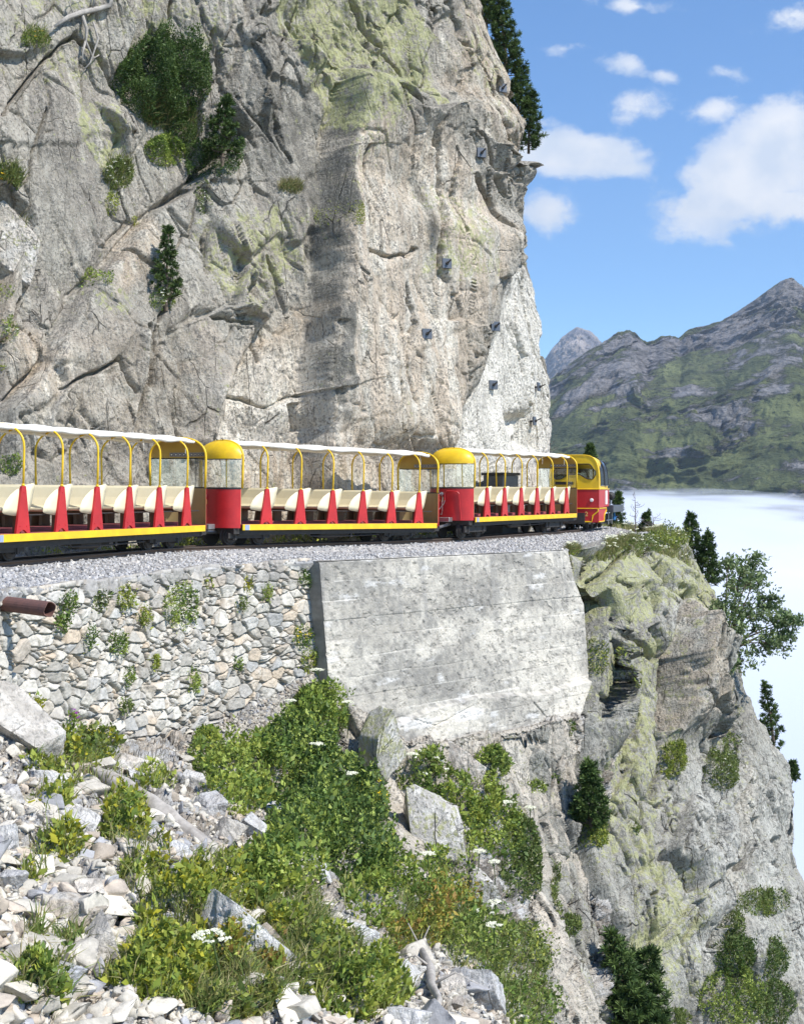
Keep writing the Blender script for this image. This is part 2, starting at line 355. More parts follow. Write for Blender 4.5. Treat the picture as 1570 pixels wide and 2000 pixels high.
WHITE = paint('white_paint', (.8, .8, .78), .5, .15, None, 8)
DGLS = paint('dark_trim', (.02, .02, .022), .3, .1)
RUST = paint('rusty_pipe', (.16, .075, .06), .8, .6, (.085, .05, .045), 18, bump=.3)
GOLD = paint('gold_lettering', (.72, .48, .14), .5, .1)
PLATE = paint('galvanised_plate', (.11, .125, .15), .45, .3, (.07, .08, .1), 20, metal=.3)
BLUE = paint('blue_paint', (.03, .22, .55), .5, .2)
GREYB = paint('grey_blue_sign', (.30, .36, .50), .5, .1)
WOODT = paint('tie_timber', (.08, .06, .045), .9, .5, (.04, .03, .025), 8, bump=.5)
BARKG = paint('green_stem', (.14,.20,.06), .7, .3); FLW = paint('flower_white', (.80, .80, .66), .8, .2, (.6, .62, .4), 60)
FLY = paint('flower_yellow', (.85, .62, .02), .7, .2, None, 60)
def glass(name, tint=(.93, .95, .95), k=.10):
    m = bpy.data.materials.new(name); m.use_nodes = True; t = m.node_tree; t.nodes.clear()
    a = node(t, 'ShaderNodeBsdfTransparent'); a.inputs[0].default_value = tint+(1,)
    g = node(t, 'ShaderNodeBsdfGlossy'); g.inputs['Roughness'].default_value = .04
    fr = node(t, 'ShaderNodeFresnel'); fr.inputs[0].default_value = 1.45
    mm = M(t, 'ADD', M(t, 'MULTIPLY', fr.outputs[0], .8), k*.5, None, True)
    x = node(t, 'ShaderNodeMixShader'); t.links.new(mm, x.inputs[0]); t.links.new(a.outputs[0], x.inputs[1]); t.links.new(g.outputs[0], x.inputs[2])
    o = node(t, 'ShaderNodeOutputMaterial'); t.links.new(x.outputs[0], o.inputs[0]); return m
GLS = glass('clear_screen'); CABG = glass('cab_glass', (.42, .46, .5), .25)
# ------------------------------------------------------------------ the large structure
ROT = np.array(Matrix.Rotation(R(28), 3, 'Y') @ Matrix.Rotation(R(-52), 3, 'Z')).astype(float)
class Sheet:
    """a surface whose rows and columns can be looked up again when plants are set on it"""
    def __init__(s, name, PX, PY, P, nrm=None): s.PX, s.PY, s.P, s.N = PX, PY, P, nrm
    def find(s, px, py):
        r = int(np.clip(np.searchsorted(s.PY[:, 0], py), 0, s.PY.shape[0]-1)); row = s.PX[r]
        return r, int(np.clip(np.searchsorted(row, px), 0, s.ncol-1))
    def at(s, px, py, lift=0):
        if not hasattr(s, 'qx'): s.qx = CX+F*s.P[:, :s.ncol, 0]/s.P[:, :s.ncol, 1]; s.qy = HOR-F*(s.P[:, :s.ncol, 2]-CZ)/s.P[:, :s.ncol, 1]
        d = np.hypot(s.qx-px, s.qy-py); near = np.where(d < 3.2, s.P[:, :s.ncol, 1], 1e6); i = int(np.argmin(near)) if near.min() < 1e5 else int(np.argmin(d)); r, c = divmod(i, s.ncol); return s.P[r, c]+s.N[r, c]*lift, s.N[r, c]
    def many(s, px, py):
        r = np.clip(np.searchsorted(s.PY[:, 0], py), 0, s.PY.shape[0]-1)
        c = np.array([np.searchsorted(s.PX[a, :s.ncol], b) for a, b in zip(r, px)]); c = np.clip(c, 0, s.ncol-1)
        return s.P[r, c], s.N[r, c]

def blur(h, n):
    for _ in range(n):
        q = np.pad(h, 1, mode='edge'); h = (4*h+q[:-2, 1:-1]+q[2:, 1:-1]+2*(q[1:-1, :-2]+q[1:-1, 2:])*.5*1.+q[1:-1, 1:-1]*0)/8
    return h
ROTC = np.array(Matrix.Rotation(R(-9), 3, 'Y') @ Matrix.Rotation(R(-40), 3, 'Z')).astype(float)
ROTV = np.array(Matrix.Rotation(R(20), 3, 'Y') @ Matrix.Rotation(R(-52), 3, 'Z')).astype(float)
DIRS = ((.80, -.1, -.62), (.92, .3, .16), (.35, .2, .93)); DIRC = ((.93, .1, .30), (.90, .3, -.25), (.75, .2, .6))
def rockh(P, amp=1., seed=0, ROT=ROTV, D=DIRS, k3=.09, an=.30):
    """coarse form of fractured rock: big tilted blocks and parallel scarps; returns height and block hashes"""
    Q = P@ROT.T; Q = Q*np.array([1., 1., an]); wq = fbm(Q*.7, 3, seed+70)[..., None]*.35; Q = Q+wq
    h1, H1 = chip(Q/2.0, seed+1, 1.1, .5); h1b, _ = chip(Q/1.3+3, seed+21, 1.1, .5, -1); h2, H2 = chip(Q/.70+5, seed+2, 1.1, .5)
    rough = smooth(-.25, .45, fbm(P*.5, 2, seed+8)); wr = fbm(P*.6, 3, seed+12)
    def saw(d, s_, k, sh):
        q = (P@np.array(d))/s_+wr*k+hf(H1, 7)*.5; f = q-np.floor(q); return (f*(1-smooth(sh, 1., f))-.4), hf(hsh(np.floor(q), np.floor(q)*0, np.floor(q)*0, seed+3), 1)
    s1, r1 = saw(D[0], 1.7, .5, .88); s2, r2 = saw(D[1], .75, .8, .84); s3, r3 = saw(D[2], .55, .9, .85)
    h = h1*1.0 + h1b*.35 + h2*.30*(.3+.8*rough) + blur(.40*s1*r1 + .14*s2*r2*(.2+rough) + k3*s3*r3*rough, 4)
    return amp*h, H1, H2, rough
def fine(P, N, seed, amp, rough, ROT=ROTV, ck=1.):
    """second pass on the displaced surface: small blocks, chips, seams"""
    Q2 = (P+fbm(P*3, 2, seed+71)[..., None]*.05)@ROT.T*np.array([1, 1, .38])
    h3, H3 = chip(Q2/.27, seed+3, 1.1, .5); h4, H4 = chip(Q2/.10, seed+4, 1.1, .5); h5, _, _ = facet(P/.045, seed+6, .8, .5)
    rg = 1-np.abs(fbm(P*2.6, 4, seed+5, .6))*2.2; rg2 = 1-np.abs(fbm((P@ROT.T*np.array([1, 1, .35]))*7, 4, seed+15, .6))*2
    Qc = (P+fbm(P*1.3, 2, seed+72)[..., None]*.06)@ROT.T*np.array([1, 1, .30]); Hc, Vc, c1, c2 = worley(Qc/.85+3, seed+17); Hd, Vd, d1, d2 = worley(Qc/.34+7, seed+18)
    gate = smooth(-.25, .2, fbm(P*.9, 2, seed+19)); w1 = .024*ck; cr = ck*(np.exp(-((c2-c1)/w1)**2)*.14*(.25+gate) + np.exp(-((d2-d1)/.05)**2)*.06*gate)
    plate = (hf(Hc, 4)-.5)*.12*(.4+gate)+(hf(Hd, 4)-.5)*.05*gate
    h = h3*.15*(.2+rough) + h4*.055*(.3+rough) + h5*.008 - .012*rg*(.4+rough) - .012*rg2 + plate - cr
    dotn = np.abs((gnorm(P)*N).sum(-1))
    return P+N*(h*amp)[..., None], H3

def feature(px, py, pts, amp, ramp, decay, wob=None):
    """a scarp: the side right of travel stands out by amp, over a ramp of some pixels, fading over decay"""
    d, s, t = segd(px, py, pts); x = d*s
    L = sum(math.hypot(pts[i+1][0]-pts[i][0], pts[i+1][1]-pts[i][1]) for i in range(len(pts)-1)); Fd = min(45, .35*L); fade = 1.
    for (a, b) in ((pts[0], pts[1]), (pts[-1], pts[-2])):
        ux, uy = a[0]-b[0], a[1]-b[1]; l = math.hypot(ux, uy); o_ = ((px-a[0])*ux+(py-a[1])*uy)/l; fade = fade*(1-smooth(-Fd, Fd*.6, o_))
    return amp*smooth(-ramp*.5, ramp*.5, x)*np.where(x > 0, np.exp(-np.maximum(x-ramp*.5, 0)/decay), 1)*fade
def groove(px, py, pts, dep, w):
    d, s, t = segd(px, py, pts); return -dep*np.exp(-(d/w)**2)*smooth(0, .05, t)*(1-smooth(.95, 1, t))
A3 = lambda *c: np.array(c, f4)
def mixc(c, col, m): return c+(col-c)*np.clip(np.asarray(m), 0, 1)[..., None]

def rock_colour(P, px, py, lich, tan, white, dark, H2, seed):
    """broad colour of the stone, its dark stains and painted corner shade, in rgb; how much lichen grows there in alpha"""
    n1 = fbm(P*1.1, 4, seed+20); n4 = fbm(P*3.5+9, 3, seed+23, .6); streak = fbm(P*np.array([4, 4, .4]), 4, seed+24, .6)
    c = np.zeros(P.shape, f4)+A3(.375, .365, .335); c = mixc(c, A3(.27, .265, .255), smooth(-.15, .4, n1+.35*n4)*.8)
    c = mixc(c, A3(.52, .425, .33), np.clip(tan+.2, 0, 1)*smooth(-.5, .3, n1*.6+n4*.5+tan*.45)); c = mixc(c, A3(.60, .575, .52), smooth(.05, .5, streak*.8+n1*.3+tan*.3-.12*(1-tan)))
    c = mixc(c, A3(.70, .69, .66), white*smooth(-.6, .1, n4*.7+n1*.4+white*.3)); c = mixc(c, A3(.42, .33, .24), tan*smooth(.12, .5, streak+n4*.4)*.6)
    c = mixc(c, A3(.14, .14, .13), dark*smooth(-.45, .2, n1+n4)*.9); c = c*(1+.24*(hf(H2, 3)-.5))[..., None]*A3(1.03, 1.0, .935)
    return np.concatenate([c, np.clip(lich*1.25+.5*n1-.15*white, 0, 1.2)[..., None]], -1)
t1 = time.time()
# ---- the cliff above the line
SIL = [(-200,868),(0,942),(60,968),(120,1000),(175,1018),(230,1030),(290,1024),(330,1018),(420,1019),(500,1024),(560,1030),(620,1050),(700,1064),(770,1077),(830,1073),(860,1064),(900,1058),(1150,1058)]
def footY(px): return interp(px, [(-400,17.5),(-259,19),(5,21),(385,24.8),(606,27.8),(848,31.6),(1004,35),(1063,37.5),(1200,38)])
nr, nc, nw = 840, 800, 70
py = np.linspace(-200, 1135, nr)[:, None]*np.ones((1, nc)); sil = interp(py[:, 0], SIL)[:, None]
n1_ = 640; px = np.concatenate([-160+(sil-55+160)*np.linspace(0, 1, n1_, endpoint=False)[None], sil-55+55*np.sin(np.linspace(0, R(89), nc-n1_))[None]], 1)
bt = interp(px, [(-200,.16),(300,.13),(600,.05),(1060,.02)])
lean = interp(py, [(-200,1.),(300,.8),(700,.3),(1062,0)])*interp(px, [(0,1.2),(500,.9),(800,.35),(1060,0)])
Yb = footY(px)+lean; Y = (Yb+bt)/(1-bt*(HOR-py)/F)
t_ = np.clip((px-(sil-55))/55, 0, 1); Y = Y+.75*t_**1.4
P = W(px, py, Y)
k = np.arange(1, nw+1)[None, :, None]; kk = k**1.6*.014
wrap = P[:, -1:, :]+np.concatenate([-.35*kk+0*k-.0004*kk**3, 1.0*kk, 0*kk], -1)
P = np.concatenate([P, wrap], 1); PX = np.concatenate([px, np.repeat(px[:, -1:], nw, 1)+k[..., 0]*2], 1); PY = np.concatenate([py, np.repeat(py[:, -1:], nw, 1)], 1)
N = gnorm(P)
if N[400, 400, 1] > 0: N = -N
wx = PX+fbm(P*1.0, 2, 91)*24; wy = PY+fbm(P*1.0+40, 2, 92)*24
h0, H1, H2, rough = rockh(P, 1., 11)
slab = poly(wx, wy, [(640,260),(780,250),(860,330),(930,470),(840,720),(800,1080),(590,1080),(600,560)], 22)
whitez = poly(wx, wy, [(975,500),(1035,560),(1085,760),(1070,1080),(780,1080),(830,860),(905,700),(950,580)], 14)
left2 = poly(wx, wy, [(430,700),(600,600),(600,1080),(400,1080)], 20)
smoothl = poly(wx, wy, [(60,180),(190,170),(240,330),(200,480),(60,600),(30,500)], 25)+poly(wx, wy, [(230,470),(330,420),(400,560),(330,640),(180,720),(130,700)], 25)
calm = np.clip((1-.80*slab-.68*whitez-.5*left2-.6*smoothl)*(.55+.45*smooth(-.2, .25, fbm(P*.35, 2, 97))), .14, 1)
h = h0*(calm*.95+.05)+ (1-calm)*(fbm(P*np.array([1.6, 1.6, .30]), 4, 31)*.20+h0*.08)
ft = [([(655,150),(632,300),(612,440),(594,590),(578,740),(590,1040)], 1.0, 10, 520),
 ([(560,0),(600,90),(655,160)], -.45, 30, 200),
 ([(1030,330),(1000,322),(960,325),(925,300),(865,265),(835,215),(795,232),(742,222),(700,165),(560,70)], .75, 9, 90),
 ([(935,475),(950,440),(905,370),(880,300)], .28, 6, 60), ([(985,250),(1000,350),(960,420),(940,470)], -.25, 10, 60),
 ([(820,905),(835,840),(875,740),(925,640),(958,520),(975,455)], .75, 60, 260),
 ([(30,800),(100,705),(170,562),(232,500),(330,392),(420,330),(480,262)], -.42, 12, 150),
 ([(36,905),(30,760),(38,600),(62,480),(70,400),(30,350),(-40,330)], -.5, 14, 160),
 ([(262,860),(275,740),(292,640)], .22, 5, 30), ([(400,900),(418,800),(452,700),(520,600)], .45, 26, 120),
 ([(230,140),(255,60),(215,-40)], .35, 12, 80), ([(200,200),(238,260),(250,320)], .3, 10, 60), ([(290,60),(250,170),(240,200)], -.25, 9, 70),
 ([(345,60),(285,-30),(240,-120)], .3, 9, 90), ([(520,240),(500,120),(520,-60)], .3, 30, 120), ([(690,20),(760,140),(830,190)], -.3, 8, 60),
 ([(690,683),(715,668),(745,660)], -.12, 3, 30), ([(800,640),(835,634),(862,640)], -.2, 4, 40), ([(470,790),(520,800),(570,770),(590,860)], -.22, 8, 50),
 ([(540,520),(560,640)], .1, 4, 30), ([(1045,790),(1030,690),(1035,600)], .18, 8, 40), ([(880,330),(920,345),(985,375),(1000,372)], -.2, 4, 30),
 ([(700,905),(690,760),(702,640),(690,520)], .14, 6, 60), ([(786,640),(792,500),(770,380),(790,260)], -.18, 7, 80), ([(410,420),(470,520),(440,610),(500,640)], .25, 10, 60),
 ([(350,640),(420,600),(480,610)], -.2, 8, 60), ([(90,640),(120,740),(90,860)], .22, 8, 60), ([(325,640),(345,740),(330,860)], -.28, 8, 60)]
for pts, a, rw, dc in ft: h = h+feature(wx*.45+PX*.55, wy*.45+PY*.55, pts, a, rw, dc)
gr = [([(480,262),(330,392),(232,505),(175,560),(110,690),(35,790)], .3, 7), ([(283,640),(266,850)], .35, 4), ([(652,165),(628,300)], .2, 9), ([(470,0),(440,180),(480,300)], .2, 8),
 ([(385,360),(415,430),(400,540)], .15, 6), ([(960,830),(1000,820),(1005,870),(975,878)], .4, 16), ([(600,640),(588,760)], .12, 5), ([(38,640),(30,800)], .3, 8),
 ([(500,30),(470,60)], .2, 8), ([(720,470),(745,600)], .07, 3), ([(660,440),(668,600),(655,760)], .05, 3), ([(800,420),(795,560),(782,640)], .12, 5), ([(560,790),(575,850)], .3, 9), ([(870,360),(925,460)], .14, 4)]
for pts, a, wd_ in gr: h = h+groove(wx*.4+PX*.6, wy*.4+PY*.6, pts, a, wd_)
es = interp(PY, SIL); h = h-interp(PY, [(0,-.02),(150,.02),(220,.25),(420,.32),(640,.22),(800,.1)])*smooth(es-130, es, PX); h = blur(h*smooth(1150, 1030, PY), 1)
cw = PX+fbm(P*2.2, 4, 95)*9; ch = PY+fbm(P*2.2+30, 4, 96)*9
for pts in ([(795,205),(788,280),(802,400),(795,520),(800,570)],[(830,300),(826,420),(838,470)],[(858,262),(903,332),(942,402)],[(872,268),(930,300),(1002,345)],[(940,180),(962,240),(985,290)],[(700,190),(740,225),(785,240)],[(662,300),(650,400),(655,520)],[(515,500),(545,560),(560,620)],[(296,640),(290,760)],
 [(150,60),(90,120),(0,230)],[(240,180),(180,90),(140,60)],[(100,200),(62,350),(82,440)],[(70,560),(32,700)],[(345,-40),(332,60),(290,84)],[(408,60),(440,200),(500,300)],[(522,60),(500,200),(562,330)],[(585,20),(640,120),(740,180),(800,212)],[(872,0),(900,80),(960,150),(1000,262)],
 [(690,-60),(760,90),(845,200)],[(730,560),(745,640),(720,700),(735,800)],[(1000,560),(985,640),(1000,740)],[(880,640),(905,700),(860,800)],[(860,350),(905,420),(935,470)],[(250,480),(330,560),(300,640)],[(400,620),(470,640),(500,720)],[(120,760),(230,700),(260,780)],[(330,760),(350,860)],[(690,700),(700,860)],[(640,500),(700,520),(760,500)],[(420,760),(520,800),(585,770)]):
    h = h+groove(cw, ch, pts, .27, 3.0)*smooth(1150, 1030, PY)
P = P+N*h[..., None]; Nf = gnorm(P); Nf = Nf*np.sign((Nf*N).sum(-1))[..., None]; stp = smooth(.30, .75, (Nf*N).sum(-1)); Nf = Nf*.6+N*.4
P, H3 = fine(P, Nf, 11, (.15+.85*stp)*(.28+.72*calm)*smooth(1150, 1040, PY), np.clip(rough*1.1*calm+.12, 0, 1.2))
lich = np.clip(poly(wx, wy, [(500,-220),(660,-220),(760,60),(845,165),(800,200),(720,120),(690,130),(722,215),(640,260),(600,180),(560,110)], 16)
 + .9*poly(wx, wy, [(690,-60),(800,-60),(860,150),(850,240),(780,180)], 14)+.55*poly(wx, wy, [(640,200),(720,190),(700,320),(640,420)], 25)
 + .6*poly(wx, wy, [(170,180),(240,200),(250,330),(205,340),(150,240)], 14)+.55*poly(wx, wy, [(380,400),(520,400),(600,470),(580,560),(460,640),(400,560)], 30)
 + .5*poly(wx, wy, [(-60,320),(60,400),(40,470),(-60,480)], 20)+.42*poly(wx, wy, [(-160,-220),(500,-220),(420,120),(180,150),(-160,120)], 50)+.5*poly(wx, wy, [(780,380),(880,420),(900,560),(780,560)], 30)
 + .35*poly(wx, wy, [(880,-200),(1060,200),(1000,250),(880,100)], 40)+.5*poly(wx, wy, [(180,560),(260,570),(250,640),(190,640)], 16)+.16, 0, 1)
tan = np.clip(.85*slab+.6*left2+.5*poly(wx, wy, [(240,460),(310,420),(330,520),(230,580)], 20)+.5*poly(wx, wy, [(930,-60),(1020,160),(1040,300),(960,300),(880,160)], 40)
 +.5*poly(wx, wy, [(-60,480),(60,470),(50,640),(20,760),(-60,800)], 30)+.5*poly(wx, wy, [(60,620),(120,640),(110,760),(60,760)], 20)+.25*poly(wx, wy, [(150,660),(400,640),(400,880),(100,880)], 40), 0, 1)
dark = np.clip(.75*poly(wx, wy, [(490,-20),(560,60),(640,230),(622,420),(560,400),(490,300),(460,120)], 24)+1.1*poly(wx, wy, [(646,170),(630,420),(612,490),(602,470),(622,240)], 7)  # stains, plus narrow bands painting in the shade of the upright corner
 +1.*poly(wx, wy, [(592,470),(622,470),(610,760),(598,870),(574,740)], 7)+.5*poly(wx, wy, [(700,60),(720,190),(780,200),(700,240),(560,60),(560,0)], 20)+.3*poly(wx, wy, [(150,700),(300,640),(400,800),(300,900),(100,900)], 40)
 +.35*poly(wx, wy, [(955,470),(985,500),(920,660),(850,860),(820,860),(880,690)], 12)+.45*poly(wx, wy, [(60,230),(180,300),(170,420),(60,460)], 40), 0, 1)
whitec = np.clip(whitez+.5*poly(wx, wy, [(400,760),(600,640),(600,880),(420,880)], 30)+.25*slab, 0, 1)
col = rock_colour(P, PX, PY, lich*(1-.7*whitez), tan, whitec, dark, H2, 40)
CLIFF = Sheet('cliff', PX, PY, P, N); CLIFF.ncol = nc
if CLIFF.N[400, 400, 1] > 0: CLIFF.N = -CLIFF.N
# back-going rows close the top so the crag has thickness
top = np.concatenate([P[:1]+np.array([-.12*j, .9*j, .25*j]) for j in (12, 9, 6, 4, 2.5, 1.2, .5)], 0)
P2 = np.concatenate([top, P], 0); c2 = np.concatenate([np.repeat(col[:1], 7, 0), col], 0)
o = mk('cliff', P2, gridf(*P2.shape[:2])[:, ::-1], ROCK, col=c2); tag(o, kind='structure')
print('cliff', round(time.time()-t1, 1)); t1 = time.time()

# ---- plan lines of the ledge the railway stands on
WALLPX = [(-160,1208,.0),(0,1160,0),(200,1135,0),(400,1110,0),(606,1096,0)]
wallT = np.array([W(a, b, 1.15*F/(b-HOR)) for a, b, _ in WALLPX])
CT0 = W(625, 1098, 1.15*F/141.); CT1 = W(1108, 1075, 1.15*F/(1075-HOR)); CT1 = W(1108, 1075, 25.2)
cdir = (CT1-CT0)[:2]; cdir /= np.linalg.norm(cdir); cnrm = np.array([cdir[1], -cdir[0]])
rim = [tuple(wallT[i]) for i in range(5)]+[tuple(CT0+np.array([cnrm[0]*-.1, cnrm[1]*-.1, 0])), tuple(CT1), (3.95,27.7,-.17),(4.95,30.8,-.15),(6.2,33.8,-.14),(7.4,35.2,-.16),(7.6,38,-.2),(7.2,42,-.2),(6.5,50,-.2)]
foot = [(-7.6,16),(-6.9,19.6),(-6.55,21),(-4.1,24.8),(-2.2,27.6),(-1.2,28.8),(.7,31.7),(2.8,34.6),(3.6,36.2),(4.0,38),(4.1,40),(3.8,43),(3,47),(2,52)]
RM = np.array(rim); FT = np.array([(a, b, -.1) for a, b in foot])
def resamp(A, n):
    d = np.r_[0, np.cumsum(np.linalg.norm(np.diff(A[:, :2], axis=0), axis=1))]; t = np.linspace(0, d[-1], n); return np.stack([np.interp(t, d, A[:, k]) for k in range(3)], -1)
# track centre line, heading and level
TR = [(-10.5,7.0),(-8.6,10.9),(-7.1,14.4),(-5.8,17.9),(-4.21,22.17),(-3.35,23.6),(-2.96,24.12),(-.07,27.57),(.75,28.45),(1.46,29.2),(3.79,33.1),(4.35,33.95),(4.75,35.0),(5.2,36.6),(5.5,38.2),(5.55,40.5),(5.3,43.5),(4.8,48)]
TRA = np.array(TR)
def spl(A, n):
    A = np.array(A, float); d = np.r_[0, np.cumsum(np.linalg.norm(np.diff(A[:, :2], axis=0), axis=1))]; t = np.linspace(0, d[-1], n)
    B = np.stack([np.interp(t, d, A[:, k]) for k in range(A.shape[1])], -1)
    for _ in range(14): B[1:-1] = .25*B[:-2]+.5*B[1:-1]+.25*B[2:]
    return B
TRK = spl(TR, 260)
def railz(Y): return interp(Y, [(0,.0),(22,0),(25,-.045),(27,-.08),(33,-.075),(40,-.06)])
n = 560; m = 300
A = spl(resamp(RM, 60), n); B = spl(resamp(FT, 60), n)
t = np.linspace(0, 1.04, m)[:, None, None]
G = A[None]*(1-t)+B[None]*t
d2 = np.full(G.shape[:2], 9.)
for q in TRK: d2 = np.minimum(d2, np.hypot(G[..., 0]-q[0], G[..., 1]-q[1]))
zt = railz(G[..., 1]); base = zt-.09-.10*smooth(.7, 1.6, d2)
edge = smooth(0, .10, t[..., 0]); z = A[None, :, 2]*(1-edge)+base*edge
back = smooth(1.2, 2.6, d2)*smooth(.5, 1, t[..., 0]); z = z+back*(.12+.25*fbm(G*1.5, 3, 5)) 
H, V, F1, F2 = worley(G*np.array([1, 1, 0])*21, 7); z = z+.02*(1-F1)*(hf(H, 2)*.9+.3)
G[..., 2] = z; G[0, :, 2] -= .03
gv = hf(H, 4); col = A3(.36,.355,.35)*(.62+.6*gv)[..., None]; col = mixc(col, A3(.52,.50,.46), hf(H, 6) > .82)
col = mixc(col, A3(.14,.20,.05), back*smooth(-.1, .3, fbm(G*3, 3, 8))*.9)
Ai = G[26].copy(); Ai[:, 2] = A[:, 2]; below = np.concatenate([Ai[None]-np.array([0, 0, q]) for q in (3.2, 1.6, .5)], 0)
o = mk('track_bed', np.concatenate([below, G], 0), gridf(m+3, n), STONE, col=np.concatenate([np.repeat(col[:1], 3, 0), col], 0)); tag(o, kind='structure')
BED = G

# ---- thin-plate depth of the hillside below the line
ctl = [(-200,1400,12.3),(0,1400,13.6),(130,1470,14.4),(250,1482,15.6),(400,1458,17.4),(450,1405,18.5),(560,1335,19.9),(640,1305,20.5),(660,1380,20.2),(780,1450,20.3),(900,1448,21.6),(1010,1425,22.9),(1130,1405,24.3),
 (0,1600,10.6),(0,1800,8.7),(0,2000,7.4),(0,2150,6.7),(-200,1600,9.6),(-200,2150,6.0),(300,1600,12.4),(300,1800,10.0),(300,2000,8.4),(300,2150,7.6),
 (500,1600,14.9),(600,1800,11.7),(600,2000,9.4),(600,2150,8.6),(500,1480,17.6),(700,1600,17.6),(800,1800,14.4),(800,1900,12.8),(900,2000,11.6),(950,2150,10.7),
 (850,1600,19.6),(1000,1600,21.8),(1000,1800,19.3),(1050,1950,17.6),(1050,2150,15.8),(1100,1600,23.3),(1150,1800,22),(1200,2000,20.8),(1200,2150,20),
 (1110,1075,25.6),(1200,1058,28.9),(1270,1045,31.5),(1340,1055,33.4),(1150,1200,25.9),(1250,1200,27.8),(1400,1200,31.6),(1150,1400,25),(1280,1400,27),(1450,1400,30.6),(1350,1300,29),
 (1200,1600,24.3),(1350,1600,26.3),(1550,1600,30),(1400,1800,25),(1570,1800,28),(1300,2000,22.6),(1570,2000,26.3),(1570,2150,25.5),(1750,2150,28.5),(1750,1800,32),(1750,1500,35),(1600,1400,35),(1500,1100,36)]
ctl = np.array(ctl, float); cp = ctl[:, :2]/500; Kf = lambda r: np.where(r > 1e-9, r*r*np.log(np.maximum(r, 1e-9)), 0)
dm = np.linalg.norm(cp[:, None]-cp[None], axis=-1); n_ = len(cp); L = np.zeros((n_+3, n_+3)); L[:n_, :n_] = Kf(dm)+np.eye(n_)*.004
L[:n_, n_] = 1; L[:n_, n_+1:] = cp; L[n_, :n_] = 1; L[n_+1:, :n_] = cp.T
wt = np.linalg.solve(L, np.r_[1/ctl[:, 2], 0, 0, 0])
def depth(px, py):
    x, y = px/500, py/500; o = wt[n_]+wt[n_+1]*x+wt[n_+2]*y
    for i in range(n_): o = o+wt[i]*Kf(np.hypot(x-cp[i, 0], y-cp[i, 1]))
    return 1/o
# ---- scree and gully slope
nr, nc = 640, 900
basel = [(-200,1385),(0,1395),(130,1462),(250,1474),(400,1450),(450,1400),(560,1330),(640,1305),(665,1385),(780,1445),(900,1440),(1010,1420),(1130,1400),(1200,1400)]
py = np.linspace(1240, 2170, nr)[:, None]*np.ones((1, nc)); px = np.linspace(-180, 1190, nc)[None, :]*np.ones((nr, 1))
bl = interp(px, basel); Y = depth(px, np.maximum(py, bl))*(1+.0016*np.maximum(bl-py, 0))
P = W(px, np.maximum(py, bl-8), Y); N = gnorm(P); N = np.where(N[..., 2:] < 0, -N, N)
wx = px+fbm(P*1.5, 3, 191)*22; wy = py+fbm(P*1.5+40, 3, 192)*22
screem = np.clip(poly(wx, wy, [(-200,1380),(130,1440),(420,1470),(560,1600),(700,1640),(760,1780),(1010,1930),(990,2200),(-200,2200)], 20), 0, 1)
rockm = np.clip(poly(wx, wy, [(660,1380),(1140,1400),(1200,2170),(1080,2170),(1060,1880),(960,1500),(780,1560),(760,1700),(700,1560)], 18)+poly(wx, wy, [(770,1530),(890,1560),(900,1720),(800,1740)], 14), 0, 1)
grav = np.clip(poly(wx, wy, [(420,1440),(560,1320),(650,1290),(660,1390),(560,1430),(480,1500),(380,1510),(330,1470)], 18), 0, 1)
h0, H1, H2, rough = rockh(P, 1, 51, ROTC, DIRC, .05)
Hs, Vs, F1, F2 = worley((P+fbm(P*4, 2, 61)[..., None]*.06)*np.array([3.2, 3.2, 4.5]), 62); hs1 = (-(np.stack([hf(Hs, k)-.5 for k in (1, 2, 3)], -1)*Vs).sum(-1)*.5+hf(Hs, 5)*.30-.32*np.exp(-(F2-F1)/.06))
Hb, Vb, G1, G2 = worley(P*11+3, 63); hs2 = (-(np.stack([hf(Hb, k)-.5 for k in (1, 2, 3)], -1)*Vb).sum(-1)*.09+hf(Hb, 5)*.055-.05*np.exp(-(G2-G1)/.07))
Hc, Vc, K1, K2 = worley(P*30+3, 64); hs3 = .016*(hf(Hc, 5))-.012*np.exp(-(K2-K1)/.1)
h = (1-rockm)*(.35*hs1*(1-.85*grav)+hs2*(1-.6*grav)+hs3+.10*fbm(P*1.2, 3, 65)) + rockm*blur(h0, 1)*.8
P = P+N*h[..., None]; Nf = gnorm(P); Nf = Nf*np.sign((Nf*N).sum(-1))[..., None]; P, H3 = fine(P, Nf, 51, rockm*.8, rough*.8, ROTC, 1.4)
cs = A3(.56,.555,.54)*(.72+.42*hf(Hb, 8)*.6+.42*hf(Hs, 9)*.5)[..., None]; cs = mixc(cs, A3(.50,.43,.34), smooth(.62, .8, hf(Hs, 7))*.7+smooth(.8, .9, hf(Hb, 7))*.6)
cs = mixc(cs, A3(.36,.31,.26), smooth(.0, .4, fbm(P*2.4, 4, 66))*.45); cs = mixc(cs, A3(.33,.31,.285)*(.6+.8*hf(Hc, 3))[..., None], grav*.85)
cs = mixc(cs, A3(.12,.10,.075), smooth(.05, .3, fbm(P*3.1, 4, 67)-.35*screem+.1)*.8*(1-grav))
cr = rock_colour(P, px, py, np.clip(.35+.3*fbm(P, 2, 68), 0, 1), .3*np.ones_like(px), .35*np.ones_like(px), 0*px, H2, 70)
col = np.concatenate([mixc(cs, cr[..., :3], rockm), (cr[..., 3]*rockm)[..., None]], -1)
SLOPE = Sheet('slope', px, py, P, N); SLOPE.ncol = nc
if SLOPE.N[400, 400, 2] < 0: SLOPE.N = -SLOPE.N
o = mk('scree_slope', P, gridf(nr, nc)[:, ::-1], CRAGM, col=col); tag(o, kind='structure')
print('slope', round(time.time()-t1, 1)); t1 = time.time()

